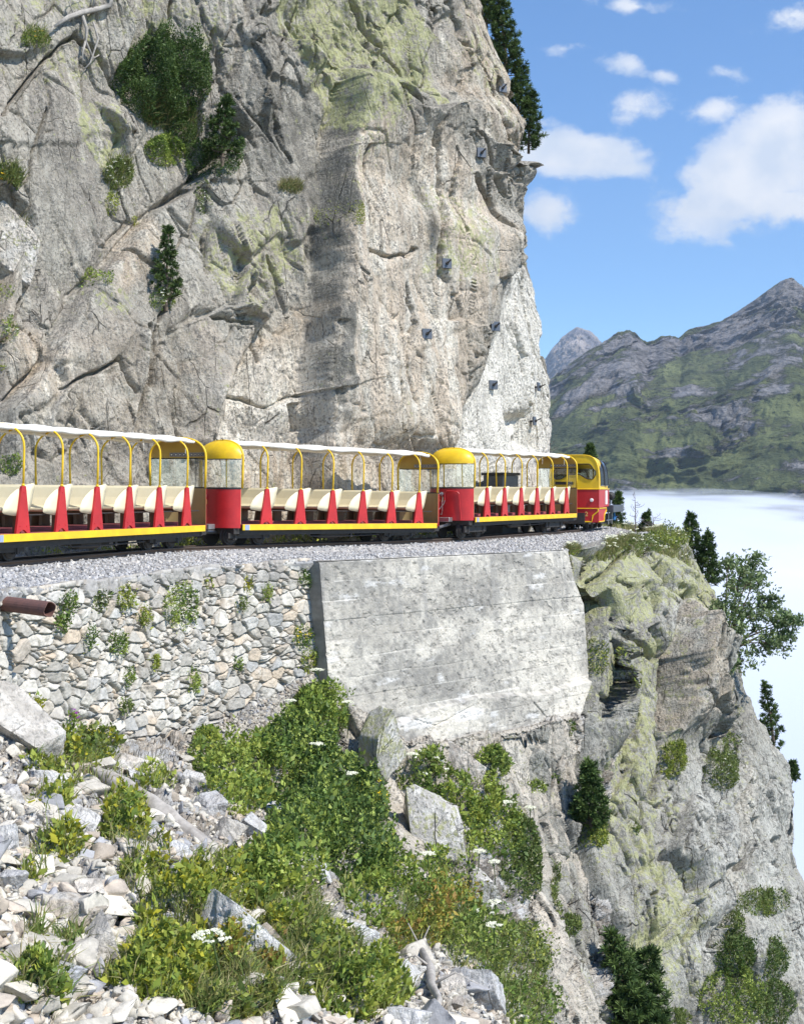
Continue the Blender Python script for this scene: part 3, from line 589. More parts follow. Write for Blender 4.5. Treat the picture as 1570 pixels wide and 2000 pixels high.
# ---- the crag under the bend
SIL2 = [(1030,1338),(1056,1346),(1090,1356),(1120,1378),(1150,1398),(1200,1412),(1250,1428),(1300,1444),(1340,1456),(1400,1480),(1450,1508),(1500,1540),(1560,1562),(1650,1588),(1750,1610),(2200,1740)]
TOPL = [(1040,1078),(1108,1076),(1150,1070),(1200,1058),(1270,1043),(1340,1050)]
nr, nc, nw = 760, 500, 60
v = np.linspace(0, 1, nr)[:, None]; n1_ = 380
py = 1036+(2190-1036)*v*np.ones((1, nc)); sil = interp(py[:, 0], SIL2)[:, None]; px = np.concatenate([990+(sil-60-990)*np.linspace(0, 1, n1_, endpoint=False)[None], sil-60+60*np.sin(np.linspace(0, R(89), nc-n1_))[None]], 1)
tl = interp(px, TOPL); pyc = np.maximum(py, tl)
Y = depth(px, pyc); t_ = np.clip((px-(sil-60))/60, 0, 1); Y = Y+1.3*(1-np.sqrt(np.clip(1-t_*t_, 0, 1)))
beh = poly(px, py, [(1000,1000),(1098,1000),(1110,1140),(1146,1190),(1138,1290),(1132,1400),(1030,1420),(900,1440),(900,1000)], 6); Y = Y+beh*.9
Y = Y*(1+.0007*np.maximum(tl-py, 0)); P = W(px, pyc, Y); P[..., 2] += .0008*np.maximum(tl-py, 0)
kk = (np.arange(1, nw+1)[None, :, None])**1.6*.018
wrap = P[:, -1:, :]+np.concatenate([-.10*kk, 1.0*kk, 0*kk], -1)
P = np.concatenate([P, wrap], 1); PX = np.concatenate([px, np.repeat(px[:, -1:], nw, 1)+kk[..., 0]], 1); PY = np.concatenate([py, np.repeat(py[:, -1:], nw, 1)], 1)
N = gnorm(P); 
if N[400, 200, 1] > 0: N = -N
wx = PX+fbm(P*1.0, 2, 291)*18; wy = PY+fbm(P*1.0+40, 2, 292)*18
h0, H1, H2, rough = rockh(P, 1.05, 81, ROTC, DIRC, .02, .16)
calm = np.clip((1-.65*poly(wx, wy, [(1160,1240),(1270,1250),(1285,1480),(1270,1700),(1180,1650),(1140,1450)], 16))*(.5+.5*smooth(-.2, .25, fbm(P*.4, 2, 98))), .25, 1)
h = h0*calm
ft = [([(1306,1195),(1296,1290),(1286,1430)], .8, 9, 80), ([(1190,1120),(1165,1200),(1150,1300),(1132,1420),(1125,1520)], .4, 12, 120), ([(1400,1290),(1350,1260),(1300,1225),(1280,1180)], .45, 10, 70),
 ([(1390,1440),(1365,1380),(1330,1330),(1300,1330)], .45, 9, 60), ([(1420,1820),(1408,1700),(1415,1600),(1440,1500)], .55, 12, 90), ([(1490,1560),(1510,1620),(1545,1740)], -.4, 9, 60), ([(1280,1180),(1240,1150),(1170,1190)], .3, 7, 60),
 ([(1090,1600),(1150,1700),(1200,1790),(1215,1850)], .35, 12, 100), ([(1340,1560),(1310,1620),(1290,1700)], .3, 8, 80), ([(1290,1850),(1350,1760),(1330,1660)], -.3, 10, 90), ([(1500,1900),(1480,1820),(1440,1780)], .3, 9, 60),
 ([(1250,1090),(1290,1150),(1330,1175)], .25, 6, 40), ([(1350,1180),(1320,1130),(1290,1090)], .2, 6, 40), ([(1215,1380),(1240,1460),(1200,1560)], .15, 5, 60)]
for pts, a, rw, dc in ft: h = h+feature(wx*.5+PX*.5, wy*.5+PY*.5, pts, a, rw, dc)
for pts, a, wd_ in [([(1290,1200),(1286,1430)], .5, 6), ([(1166,1090),(1160,1190),(1140,1280),(1128,1500)], .35, 6), ([(1280,1440),(1268,1560)], .2, 5), ([(1050,1740),(1090,1800),(1100,1880)], .15, 6), ([(1400,1700),(1398,1860)], .35, 9), ([(1340,1140),(1330,1200)], .1, 4), ([(1175,1860),(1210,1960)], .4, 12), ([(1375,1340),(1400,1420)], .3, 10)]:
    h = h+groove(wx*.4+PX*.6, wy*.4+PY*.6, pts, a, wd_)
h = blur(h*smooth(-4, 26, PY-interp(PX, TOPL)), 1); cw = PX+fbm(P*2.2, 4, 295)*8; ch = PY+fbm(P*2.2+30, 4, 296)*8
for pts, a, w_ in (([(1166,1080),(1168,1110),(1158,1165),(1150,1230),(1140,1290),(1130,1400),(1122,1520)],.4,4.5),([(1175,1132),(1205,1100),(1225,1072)],.2,3),([(1200,1128),(1235,1150),(1252,1178),(1254,1212)],.3,3.5),([(1270,1105),(1290,1150),(1302,1180),(1325,1172)],.35,4),([(1252,1160),(1285,1158),(1302,1180)],.3,3.5),([(1302,1180),(1294,1205),(1315,1238)],.3,3.5),
 ([(1340,1182),(1353,1128)],.25,3),([(1182,1228),(1225,1255),(1264,1294)],.35,4),([(1250,1228),(1270,1280),(1284,1310)],.3,4),([(1283,1288),(1290,1365),(1284,1435)],.7,7),([(1328,1378),(1352,1402),(1378,1442)],.35,6),([(1270,1430),(1279,1500),(1271,1565)],.3,4),([(1400,1378),(1440,1440),(1452,1502)],.25,4),([(1120,1555),(1124,1640),(1150,1722),(1190,1792),(1218,1835)],.4,5),
 ([(1432,1565),(1426,1700),(1414,1815)],.5,5),([(1508,1585),(1530,1650),(1552,1752)],.4,6),([(1488,1588),(1500,1652)],.25,4),([(1288,1668),(1330,1702),(1346,1742)],.3,5),([(1178,1880),(1192,1962)],.4,7),([(1358,1500),(1372,1600),(1392,1640)],.25,4),([(1210,1320),(1232,1400),(1215,1500)],.12,3),([(1170,1600),(1230,1700),(1240,1800)],.2,3.5),([(1300,1560),(1330,1640)],.2,4),([(1460,1520),(1470,1640),(1450,1700)],.25,4),([(1255,1760),(1290,1830),(1280,1900)],.2,3.5),([(1350,1760),(1345,1860),(1370,1950)],.3,4),([(1240,1100),(1262,1075)],.2,3),([(1320,1080),(1345,1130),(1385,1160)],.25,4),([(1360,1220),(1400,1300)],.2,4),([(1150,1470),(1200,1560),(1230,1600)],.15,3),([(1560,1620),(1540,1700),(1560,1800)],.3,5)):
    h = h+groove(cw, ch, pts, a*1.7, w_*1.25)
P = P+N*h[..., None]; Nf = gnorm(P); Nf = Nf*np.sign((Nf*N).sum(-1))[..., None]; stp = smooth(.3, .75, (Nf*N).sum(-1)); Nf = Nf*.6+N*.4; P, H3 = fine(P, Nf, 81, (.15+.85*stp)*smooth(-4, 26, PY-interp(PX, TOPL))*.95, rough*.8+.15, ROTC, 1.5)
lich = np.clip(.9*poly(wx, wy, [(1110,1080),(1400,1090),(1400,1200),(1280,1190),(1180,1240),(1120,1150)], 20)+.5*poly(wx, wy, [(1140,1250),(1280,1250),(1290,1700),(1160,1700)], 40)+.5*poly(wx, wy, [(1240,1700),(1340,1700),(1380,1960),(1250,1960)], 40)+.22, 0, 1)
tan = np.clip(.7*poly(wx, wy, [(1290,1180),(1350,1180),(1350,1400),(1290,1430)], 14)+.4*poly(wx, wy, [(1420,1500),(1480,1500),(1450,1840),(1410,1840)], 16)+.02, 0, 1)
white = np.clip(.45*poly(wx, wy, [(1320,1480),(1600,1480),(1600,1900),(1320,1900)], 40)+.1, 0, 1)
col = rock_colour(P, PX, PY, lich+.12, tan, white*.8, 0*PX+.2, H2, 90); col[..., :3] *= A3(.88, .92, .95)
CRAG = Sheet('crag', PX, PY, P, N); CRAG.ncol = nc
if CRAG.N[400, 200, 1] > 0: CRAG.N = -CRAG.N
o = mk('crag', P, gridf(*P.shape[:2])[:, ::-1], CRAGM, col=col); tag(o, kind='structure')
# grassy shoulder of the ledge from the crag's rim back to the line
print('crag', round(time.time()-t1, 1)); t1 = time.time()

# ---- dry stone retaining wall
wt_ = spl(resamp(wallT, 40), 900); nh = 420; Hw = 3.7
tan2 = np.gradient(wt_[:, :2], axis=0); tan2 /= np.linalg.norm(tan2, axis=1, keepdims=True); wn = np.stack([tan2[:, 1], -tan2[:, 0]], -1)
s = np.r_[0, np.cumsum(np.linalg.norm(np.diff(wt_[:, :2], axis=0), axis=1))]
zz = np.linspace(0, 1, nh)[:, None]*Hw
P = np.stack([wt_[None, :, 0]+wn[None, :, 0]*.10*zz, wt_[None, :, 1]+wn[None, :, 1]*.10*zz, wt_[None, :, 2]-zz], -1)
S = np.stack([s[None]*np.ones((nh, 1)), zz*np.ones((1, len(s))), 0*zz*s[None]], -1)
S = S+.035*np.stack([fbm(S*4, 3, 1), fbm(S*4+9, 3, 2), 0*S[..., 0]], -1)+.08*np.stack([0*S[..., 0], fbm(S*.8+5, 2, 3), 0*S[..., 0]], -1)
big = vn(S*.9, 6) ; sc_ = np.array([1/.26, 1/.16, 1])
Ha, Va, F1, F2 = worley(S*sc_, 31, .66); Hq, Vq, q1, q2 = worley(S*sc_*1.9+7, 32)
small = hf(Ha, 11) > .72; Hh = np.where(small, Hq, Ha); ed = np.where(small, np.minimum((q2-q1)/1.9, F2-F1), F2-F1)
g = np.stack([hf(Hh, 1)-.5, hf(Hh, 2)-.5], -1); VV = np.where(small[..., None], Vq/1.9, Va)
hh = hf(Hh, 5)*.045-(g*VV[..., :2]).sum(-1)*.09-.085*np.exp(-(ed/.04)**1.5)+.018*fbm(S*9, 4, 33)+.008*fbm(S*34, 3, 34)+.05*vn(S*.7, 35)
e3, _, _ = facet(P/.09, 36, .6, .3); hh = hh+.008*e3
P[..., 0] += wn[None, :, 0]*hh; P[..., 1] += wn[None, :, 1]*hh
rr = hf(Hh, 6); col = A3(.50,.475,.42)*(.62+.6*rr)[..., None]; col = mixc(col, A3(.56,.45,.33), smooth(.55, .85, hf(Hh, 7))*.7); col = mixc(col, A3(.36,.37,.37), smooth(.7, .9, hf(Hh, 8))*.6)
col = mixc(col, A3(.64,.61,.55), smooth(.0, .4, fbm(S*3, 4, 37))*.5); col = mixc(col, A3(.25,.23,.20), smooth(.15, .5, fbm(S*7, 4, 38))*.45)
col = mixc(col, A3(.22,.195,.155), np.exp(-(ed/.028)**2)*.75); col = mixc(col, A3(.30,.29,.28), smooth(.45, .0, zz)*smooth(-.3, .2, fbm(S*2, 3, 39))*.7*np.ones_like(ed))
WALL = P; WPX = CX+F*P[..., 0]/P[..., 1]; WPY = HOR-F*(P[..., 2]-CZ)/P[..., 1]; WN = np.concatenate([wn, 0*wn[:, :1]], 1)
lip = np.stack([wt_[:, 0]-wn[:, 0]*.35, wt_[:, 1]-wn[:, 1]*.35, wt_[:, 2]-.03], -1)[None]
cap = np.stack([P[0, :, 0], P[0, :, 1], P[0, :, 2]+.03+.03*vn(S[0]*3, 9)], -1)[None]
o = mk('stone_wall', np.concatenate([lip, cap, P], 0), gridf(nh+2, len(s))[:, ::-1], STONE, col=np.concatenate([col[:1], col[:1], col], 0))
tag(o, 'long dry stone retaining wall of pale irregular blocks below the gravel track bed', 'stone wall')
def wall_at(px, py, lift=0):
    i = np.argmin((WPX-px)**2+(WPY-py)**2); r, c = divmod(i, WPX.shape[1]); return WALL[r, c]+WN[c]*lift, WN[c]
# ---- concrete retaining wall
nu, nv = 640, 380; L_ = np.linalg.norm((CT1-CT0)[:2]); uu = np.linspace(0, 1, nu)[None, :]; vv = np.linspace(0, 1, nv)[:, None]
depthc = 4.0; zz = vv*depthc*np.ones((1, nu)); 
wv = np.interp(zz[:, 0]*1., [0, .65, 1.1, 2.2, 3.3, 4], [0, .14, .38, .34, .22, .20])[:, None]   # ragged right end
ss = uu*(L_+wv); S = np.stack([ss, zz, 0*ss], -1)
bottomz = np.interp(uu, [0, .25, .45, .6, .8, 1], [3.6, 3.8, 3.75, 3.6, 3.42, 3.35])
b_ = .115*zz; ledge = .10*smooth(-.03, .03, zz-(2.62+.10*np.sin(ss*1.1+1)+.05*fbm(S*2, 2, 3)-.10*smooth(4, 6.5, ss)))
under = smooth(-.02, .04, zz-bottomz+.03*fbm(S*4, 2, 8))*.5
brd = np.abs(((zz/.31+.05*fbm(S*1.2, 2, 4)) % 1)-.5)*2; row = np.floor(zz/.31+.05*fbm(S*1.2, 2, 4))
n2b = fbm(S*np.array([.9, 3, 1]), 3, 45); pit = smooth(.15, .45, fbm(S*9, 5, 5, .65)+.3*fbm(S*1.3, 2, 6)); hgt = b_+ledge-under+.012*hf(hsh(row, row*0, row*0, 3))-.007*smooth(.88, 1, brd)*smooth(-.3, .3, n2b)-.018*pit+.006*fbm(S*40, 3, 7)+.02*fbm(S*1.1, 3, 8)
crk = groove(ss*100, zz*100, [(505,275),(545,310),(590,350)], .04, 1.2)+groove(ss*100, zz*100, [(0,255),(90,268),(160,262),(230,285),(340,262)], .02, 1.5); hgt = hgt+crk
hgt[:, :2] -= .012
P = np.stack([CT0[0]+cdir[0]*ss+cnrm[0]*hgt, CT0[1]+cdir[1]*ss+cnrm[1]*hgt, CT0[2]+(CT1[2]-CT0[2])*uu-zz+.0*ss], -1)
n1 = fbm(S*np.array([.8, 1.4, 1]), 4, 41); n2 = fbm(S*np.array([1.6, 5, 1]), 5, 42, .6); n3 = fbm(S*12, 4, 43, .65); drip = fbm(S*np.array([5, .4, 1]), 4, 44, .6)
col = np.zeros(P.shape, f4)+A3(.40,.38,.345); col = mixc(col, A3(.56,.535,.485), smooth(-.15, .35, n1*.8+n2*.6+.1)); col = mixc(col, A3(.64,.60,.53), smooth(.15, .5, n1+n2*.5)*.7)
col = mixc(col, A3(.27,.262,.248), smooth(-.25, .45, n1*-1.0+n2*1.1+.1*n3)*.55); col = mixc(col, A3(.22,.215,.205), smooth(.05, .45, n3*.8-n1*.5+n2*.2+.12)*.65); col = mixc(col, A3(.27,.265,.26), smooth(.1, .5, drip-.12*zz)*.6); col = mixc(col, A3(.22,.21,.20), pit*.4)
col = mixc(col, A3(.66,.64,.60), smooth(.93, 1, brd)*smooth(-.1, .3, n2)*.8); col = col*A3(1.01, 1.0, .965); col = mixc(col, A3(.2,.19,.17), smooth(.94, 1, brd)*smooth(.1, -.2, n2)*.5)
col = mixc(col, A3(.72,.71,.69), smooth(.35, .6, n2+.5*np.exp(-((zz-2.75)/.12)**2)*(ss > 1.5)*(ss < 3.6)+.55*np.exp(-((zz-3.5)/.13)**2)*(ss > 1.3)*(ss < 2.6))*.55)
F_ = gridf(nv, nu)[:, ::-1]
endp = []; ecol = []
for j, q in enumerate((0, .15, .34, .6, 1.2)):
    a = P[:, 0]+np.array([-cnrm[0]*q, -cnrm[1]*q, 0])+.004*fbm(P[:, 0]*6+q*9, 2, 3)[:, None]; endp.append(a); ecol.append(mixc(col[:, 0]*0+A3(.25,.235,.21), A3(.4,.38,.34), smooth(-.1, .3, fbm(a*5, 3, 4))*.6))
E = np.stack(endp, 1); E = E.copy(); EF = gridf(nv, 5)
topc = np.stack([P[0]-np.array([cnrm[0]*q, cnrm[1]*q, 0])+np.array([0, 0, .012]) for q in (0, .28)], 0); TF = gridf(2, nu)
V_ = np.concatenate([P.reshape(-1, 3), E.reshape(-1, 3), topc.reshape(-1, 3)]); nb = nu*nv
o = mk('concrete_wall', V_, np.concatenate([F_, EF+nb, TF+nb+nv*5]), CONC, col=np.concatenate([col.reshape(-1, 3), np.stack(ecol, 1).reshape(-1, 3), np.repeat(col[:1], 2, 0).reshape(-1, 3)]))
tag(o, 'tall battered concrete retaining wall with board marks and grey stains under the track', 'concrete wall')
print('walls', round(time.time()-t1, 1)); t1 = time.time()

# ---- far mountains
def mountain(name, ridge, basey, Y0, Y1, x0, x1, nr, nc, amp, seed, colf, Zb):
    px = np.linspace(x0, x1, nc)[None, :]*np.ones((nr, 1)); t = np.linspace(0, 1, nr)[:, None]
    rp = interp(px, ridge); Yr = Y0+(Y1-Y0)*t; Zr = CZ+(HOR-rp)*Y1/F
    Z = Zb+(Zr-Zb)*t**.92; P = np.stack([(px-CX)*Yr/F, Yr+0*px, Z], -1)
    q = P/np.array([1, 1, 1.]); a = R(35); qq = np.stack([q[..., 0]*math.cos(a)+q[..., 2]*math.sin(a), q[..., 1]*.6, (-q[..., 0]*math.sin(a)+q[..., 2]*math.cos(a))*1.9], -1)
    qq = qq+fbm(P/300, 3, seed+9)[..., None]*120
    r1 = 1-np.abs(fbm(qq/520, 2, seed)); r2 = 1-np.abs(fbm(qq/190, 3, seed+1)); r3 = 1-np.abs(fbm(qq/70, 4, seed+2)); r4, _, _ = facet(qq/38, seed+3, .8, .5); r5 = fbm(qq/14, 4, seed+4, .65)
    rk = smooth(-.05, .30, fbm(qq/260, 4, seed+5, .6)+.12)
    h = amp*((r1-.7)*1.4+(r2-.7)*.9+(r3-.75)*.55+r4*.22*rk+r5*.16*(.3+rk))
    h = h*smooth(0, .1, 1.06-t)*(.45+.55*(1-t))
    P[..., 1] -= h*.9; P[..., 2] += h*.35*(t > 0)
    col = colf(P, qq, rk, r2, r3, r5, t)
    bk = np.stack([P[-1]+np.array([0, d, -d*.9]) for d in (40, 200, 600)], 0)
    o = mk(name, np.concatenate([P, bk], 0), gridf(nr+3, nc), MOUNT if name == 'mountain_slope' else PEAK, col=np.concatenate([col, np.repeat(col[-1:], 3, 0)], 0)); tag(o, kind='structure'); return P
def mc(P, qq, rk, r2, r3, r5, t):
    n0 = fbm(P/500, 3, 403); n = fbm(qq/150, 4, 401)
    c = np.zeros(P.shape, f4)+A3(.075, .095, .045); c = mixc(c, A3(.12, .14, .055), smooth(-.1, .3, n0)); c = mixc(c, A3(.19, .18, .19), .5*smooth(.45, 1, t+.3*n))
    return np.concatenate([c, np.clip(.3+1.1*n+.16*smooth(.4, 1., t+0*n)+.5*(rk-.5), 0, 1.3)[..., None]], -1)
mountain('mountain_slope', [(900,800),(1040,762),(1078,742),(1110,716),(1150,690),(1185,668),(1205,652),(1228,647),(1243,656),(1262,668),(1275,664),(1290,656),(1300,659),(1322,664),(1340,650),(1400,632),(1440,611),(1470,592),(1500,572),(1522,558),(1538,554),(1552,562),(1570,578),(1620,600),(1750,640),(2000,560),(2400,600)],
    0, 1250, 2500, 900, 2300, 520, 1150, 95, 300, mc, -160)
def pc(P, qq, rk, r2, r3, r5, t):
    n = fbm(P/160*np.array([1, 1, .45]), 5, 501, .6); return mixc(mixc(np.zeros(P.shape, f4)+A3(.50,.44,.40), A3(.26,.25,.27), smooth(-.1, .3, n)), A3(.10,.13,.09), smooth(.62, .45, t+.12*n)*np.ones(P.shape[:2]))
mountain('mountain_peak', [(980,800),(1040,735),(1066,700),(1080,680),(1098,660),(1112,650),(1124,641),(1140,645),(1152,650),(1166,660),(1174,676),(1200,700),(1260,760)], 0, 4600, 6400, 980, 1260, 240, 300, 130, 330, pc, 120)
# ---- sea of cloud in the valley
m, t, p, o = base_mat('cloud_layer'); a = node(t, 'ShaderNodeAttribute', attribute_name='Col'); t.links.new(a.outputs['Color'], p.inputs['Base Color'])
p.inputs['Roughness'].default_value = 1; p.inputs['Specular IOR Level'].default_value = 0
tr = node(t, 'ShaderNodeBsdfTransparent'); x = node(t, 'ShaderNodeMixShader'); t.links.new(a.outputs['Alpha'], x.inputs[0]); t.links.new(tr.outputs[0], x.inputs[1]); t.links.new(p.outputs[0], x.inputs[2]); t.links.new(x.outputs[0], o.inputs[0])
CLD = m
def cloud(name, z0, amp, Yn, Yf, al, seed, zfar):
    nr, nc = 420, 420; v = np.linspace(0, 1, nr)[:, None]; Y = Yn*(Yf/Yn)**v*np.ones((1, nc)); px = np.linspace(700, 2900, nc)[None]*np.ones((nr, 1))
    P = np.stack([(px-CX)*Y/F, Y, z0+(zfar-z0)*smooth(.70, 1, v)+0*px], -1); n = fbm(P/np.array([160, 260, 100.]), 4, seed); P[..., 2] += amp*n*(.1+v)
    n2 = fbm(P/np.array([150, 400, 22.]), 5, seed+1, .55)
    A = al(v, n2, px, P); c = np.concatenate([mixc(np.zeros(P.shape, f4)+A3(.50,.55,.64), A3(.66,.685,.72), smooth(.25, .7, v)*np.ones((1, nc))*(.8+.8*n2)), A[..., None]], -1)
    o = mk(name, P, gridf(nr, nc), CLD, col=c, smoothf=True); tag(o, kind='structure')
cloud('cloud_layer', -22, 2.5, 41, 1000, lambda v, n2, px, P: np.clip(1-smooth(.80, .95, v+.26*n2), 0, 1)*(1-smooth(.94, .99, v)), 601, 4)
print('mountains', round(time.time()-t1, 1)); t1 = time.time()
# ------------------------------------------------------------------ the railway
def track_frames():
    T = np.gradient(TRK[:, :2], axis=0); T /= np.linalg.norm(T, axis=1, keepdims=True); return T
TT = track_frames(); TZ = railz(TRK[:, 1])
def offs(d, z): return np.stack([TRK[:, 0]-TT[:, 1]*d, TRK[:, 1]+TT[:, 0]*d, TZ+z], -1)
tr = empty('railway_track', tuple(TRK[60])[:2]+(0,)); tag(tr, 'narrow gauge railway track with dark steel rails curving along the ledge', 'railway track')
org = np.array([TRK[60][0], TRK[60][1], 0.])
for d in (-.27, .27):
    prof = [(-.045,-.10),(-.045,-.088),(-.010,-.078),(-.010,-.03),(-.027,-.022),(-.027,0),(.027,0),(.027,-.022),(.010,-.03),(.010,-.078),(.045,-.088),(.045,-.10)]
    G_ = np.stack([offs(d+a, b) for a, b in prof], 1); n_, k_ = G_.shape[:2]
    G_ = np.concatenate([G_, G_[:, :1]], 1)-org
    mk('rail', G_.reshape(-1, 3), gridf(n_, k_+1), RAILM, tr)
    hd = np.stack([offs(d+a, .0012) for a in (-.017, .017)], 1)-org; mk('rail_head', hd.reshape(-1, 3), gridf(n_, 2)[:, ::-1], RAILT, tr)
cs_ = np.r_[0, np.cumsum(np.linalg.norm(np.diff(TRK, axis=0), axis=1))]
for q in np.arange(6, cs_[-1]-2, .6):
    i = int(np.searchsorted(cs_, q)); c = TRK[i]; tx, ty = TT[i]; z = TZ[i]
    if not 14 < c[1] < 40: continue
    V = [(c[0]+tx*a-ty*b-org[0], c[1]+ty*a+tx*b-org[1], z+h) for a in (-.08, .08) for b in (-.5, .5) for h in (-.2, -.098)]
    m = MB(); m.add(V, [(0,1,3,2),(4,6,7,5),(0,4,5,1),(2,3,7,6),(0,2,6,4),(1,5,7,3)]); m.build('sleeper', WOODT, tr)

HW = .56
def hoop_pts(x, w=HW, zs=1.60, zt=1.95, z0=1.06, n=18):
    p = [(x, -w+.0, z0), (x, -w-.008, z0+.3), (x, -w-.012, zs-.02)]
    for k in range(n+1):
        a = math.pi*k/n; c, s_ = math.cos(a), math.sin(a)
        p.append((x, -(w+.012)*np.sign(c)*abs(c)**.86, zs+(zt-zs)*abs(s_)**.86))
    return p+[(x, w+.012, zs-.02), (x, w+.008, z0+.3), (x, w, z0)]
def hoop_z(y, zs=1.60, zt=1.95, w=HW+.012):
    c = min(1, abs(y)/w)**(1/.86); return zs+(zt-zs)*max(0, 1-c*c)**.43
def bulge(y, dep=.30, w=HW+.01): return dep*max(0., 1-abs(y/w)**2.6)**.62
def text_mesh(s, size, spacing=1.):
    cu = bpy.data.curves.new('t', 'FONT'); cu.body = s; cu.size = size; cu.space_character = spacing; cu.extrude = 0
    cu.align_x = 'CENTER'; cu.align_y = 'CENTER'; cu.offset = size*.012
    ob = bpy.data.objects.new('t', cu); C.objects.link(ob); bpy.context.view_layer.update()
    me = bpy.data.meshes.new_from_object(ob.evaluated_get(bpy.context.evaluated_depsgraph_get()))
    V = np.array([v.co[:] for v in me.vertices]); Fc = [tuple(p.vertices) for p in me.polygons]
    bpy.data.objects.remove(ob); bpy.data.meshes.remove(me); return V, Fc
def wheelset(root, x, zr, side, r=.17):
    m = MB(); y = side*.27
    m.lathe([(.035, -.075), (.05, -.06), (r*.72, -.05), (r*.80, -.035), (r*.8, -.02), (r, -.02), (r, .035), (r+.022, .04), (r+.022, .055), (.04, .055)], (x, y, zr+r), 'y', 24) if side < 0 else \
        m.lathe([(.04, -.055), (r+.022, -.055), (r+.022, -.04), (r, -.035), (r, .02), (r*.8, .02), (.05, .06), (.03, .075)], (x, y, zr+r), 'y', 24)
    w = m.build('wheel', BLK, root)
    h = MB(); h.lathe([(.045, -.115), (.05, -.075), (.05, .0)] if side < 0 else [(.05, 0), (.05, .075), (.045, .115)], (x, y, zr+r), 'y', 12); h.build('hub', STL, w)
def carriage(p, yaw, fz, label, number, pitch=0., rollz=0):
    """open carriage: x along the train, near side -y; rail top at z=0, floor at fz"""
    root = empty('open_carriage', (p[0], p[1], p[2]), yaw, pitch)
    tag(root, label, 'train carriage', 'open tourist carriages of the little train')
    dz = fz-.40; PT = .90
    xs = [PT*k for k in range(6)]; xa, xb = -.63, 5.13
    m = MB(); m.box(xa, xb, -.575, .575, .375+dz, .40+dz); m.build('floor', DECK, root)
    m = MB(); m.box(xa+.05, xb-.05, -.20, .45, .400+dz, .455+dz, .004); m.build('floor_step', DECK, root)
    for s_ in (-1, 1):
        m = MB(); m.box(xa-.0, xb-.04, s_*.578-.012, s_*.578+.012, .29+dz, .397+dz, .003); b = m.build('side_board', YEL, root)
        if s_ < 0:
            m = MB(); m.box(xa+.05, xa+.16, -.5965, -.591, .295+dz, .392+dz); m.build('reflector', GREYB, b)
    m = MB(); m.box(xa, xb, -.50, -.44, .20+dz, .37+dz); m.box(xa, xb, .44, .50, .20+dz, .37+dz); m.box(xa, xa+.08, -.44, .44, .2+dz, .36+dz); m.box(xb-.08, xb, -.44, .44, .2+dz, .36+dz); m.box(2.0, 2.6, -.25, .25, .14+dz, .36+dz); m.build('chassis', BLK, root)
    m = MB(); m.lathe([(.10, -.28), (.12, -.27), (.12, .27), (.1, .28)], (1.9, -.28, .22+dz), 'x', 16); m.build('air_tank', BLK, root)
    m = MB(); m.tube([(.75, -.45, .28+dz), (1.05, -.46, .27+dz), (1.2, -.46, .22+dz), (1.28, -.46, .16+dz), (2.2, -.46, .15+dz), (3.3, -.46, .17+dz)], .014, 6); m.tube([(2.45, -.46, .36+dz), (2.45, -.46, .13+dz)], .03, 6); m.build('brake_rod', BLK, root)
    for bx in (-.31, 4.05):
        m = MB(); m.box(bx-.52, bx+.52, -.42, -.375, .13, .235+dz*.5); m.box(bx-.52, bx+.52, .375, .42, .13, .235+dz*.5); m.box(bx-.12, bx+.12, -.375, .375, .15, .30+dz)
        for ax in (-.36, .36): m.box(bx+ax-.05, bx+ax+.05, -.425, -.36, .10, .30); m.box(bx+ax-.02, bx+ax+.02, -.44, -.42, .1, .33+dz)
        for k in range(5): m.lathe([(.05, 0), (.05, .018)], (bx, -.40, .235+k*.024), 'z', 10)
        bg_ = m.build('bogie', BLK, root)
        for ax in (-.36, .36):
            for s_ in (-1, 1): wheelset(root, bx+ax, 0, s_)
    for i, x in enumerate(xs):
        for s_ in (-1, 1):
            o_ = s_*.555
            pl = [(x-.17,.40),(x-.11,.40),(x-.075,.43),(x-.035,.45),(x+.005,.45),(x+.04,.43),(x+.075,.40),(x+.14,.40),(x+.045,1.06),(x-.045,1.06)]
            pl = [(a, b+dz) for a, b in pl]; m = MB(); n_ = len(pl)
            y0, y1 = (o_-.018, o_+.018)
            V = [(a, y0, b) for a, b in pl]+[(a, y1, b) for a, b in pl]
            m.add(V, [tuple(range(n_)), tuple(range(n_, 2*n_))[::-1]]+[(k, (k+1) % n_, n_+(k+1) % n_, n_+k) for k in range(n_)])
            for bx_, bz in ((-.085,.50),(.065,.50),(0,.97)): m.lathe([(.009, -.004), (.009, .004)], (x+bx_, o_+s_*.020, bz+dz), 'y', 8)
            m.build('pillar', RED if s_ < 0 else BRN, root)  # far pillars coloured brown to stand for their shaded inner side
        m = MB(); m.tube([(a, b, c+dz) for a, b, c in hoop_pts(x)], .0165, 8); m.tube([(x, -.556, 1.06+dz), (x, -.556, 1.09+dz)], .024, 8); m.tube([(x, .556, 1.06+dz), (x, .556, 1.09+dz)], .024, 8)
        for k, hz in enumerate((1.2, 1.33, 1.45, 1.55)): m.lathe([(.008, -.004), (.008, .004)], (x+.016, -.568, hz+dz), 'x', 6)
        m.build('hoop', YEL, root, True)
        # bench: curved back and seat in one shell with rounded end panels
        prof = [(.295,1.075),(.275,1.085),(.25,1.05),(.20,.90),(.14,.78),(.08,.725),(0,.705),(-.12,.715),(-.26,.745),(-.285,.74),(-.285,.715),(-.25,.705),(-.12,.675),(.02,.665),(.10,.68),(.18,.76),(.24,.88),(.275,1.0)]
        m = MB(); m.prism([(x+a, b+dz) for a, b in prof][::-1], -.50, .50, 'y'); be = m.build('bench', CRM, root)
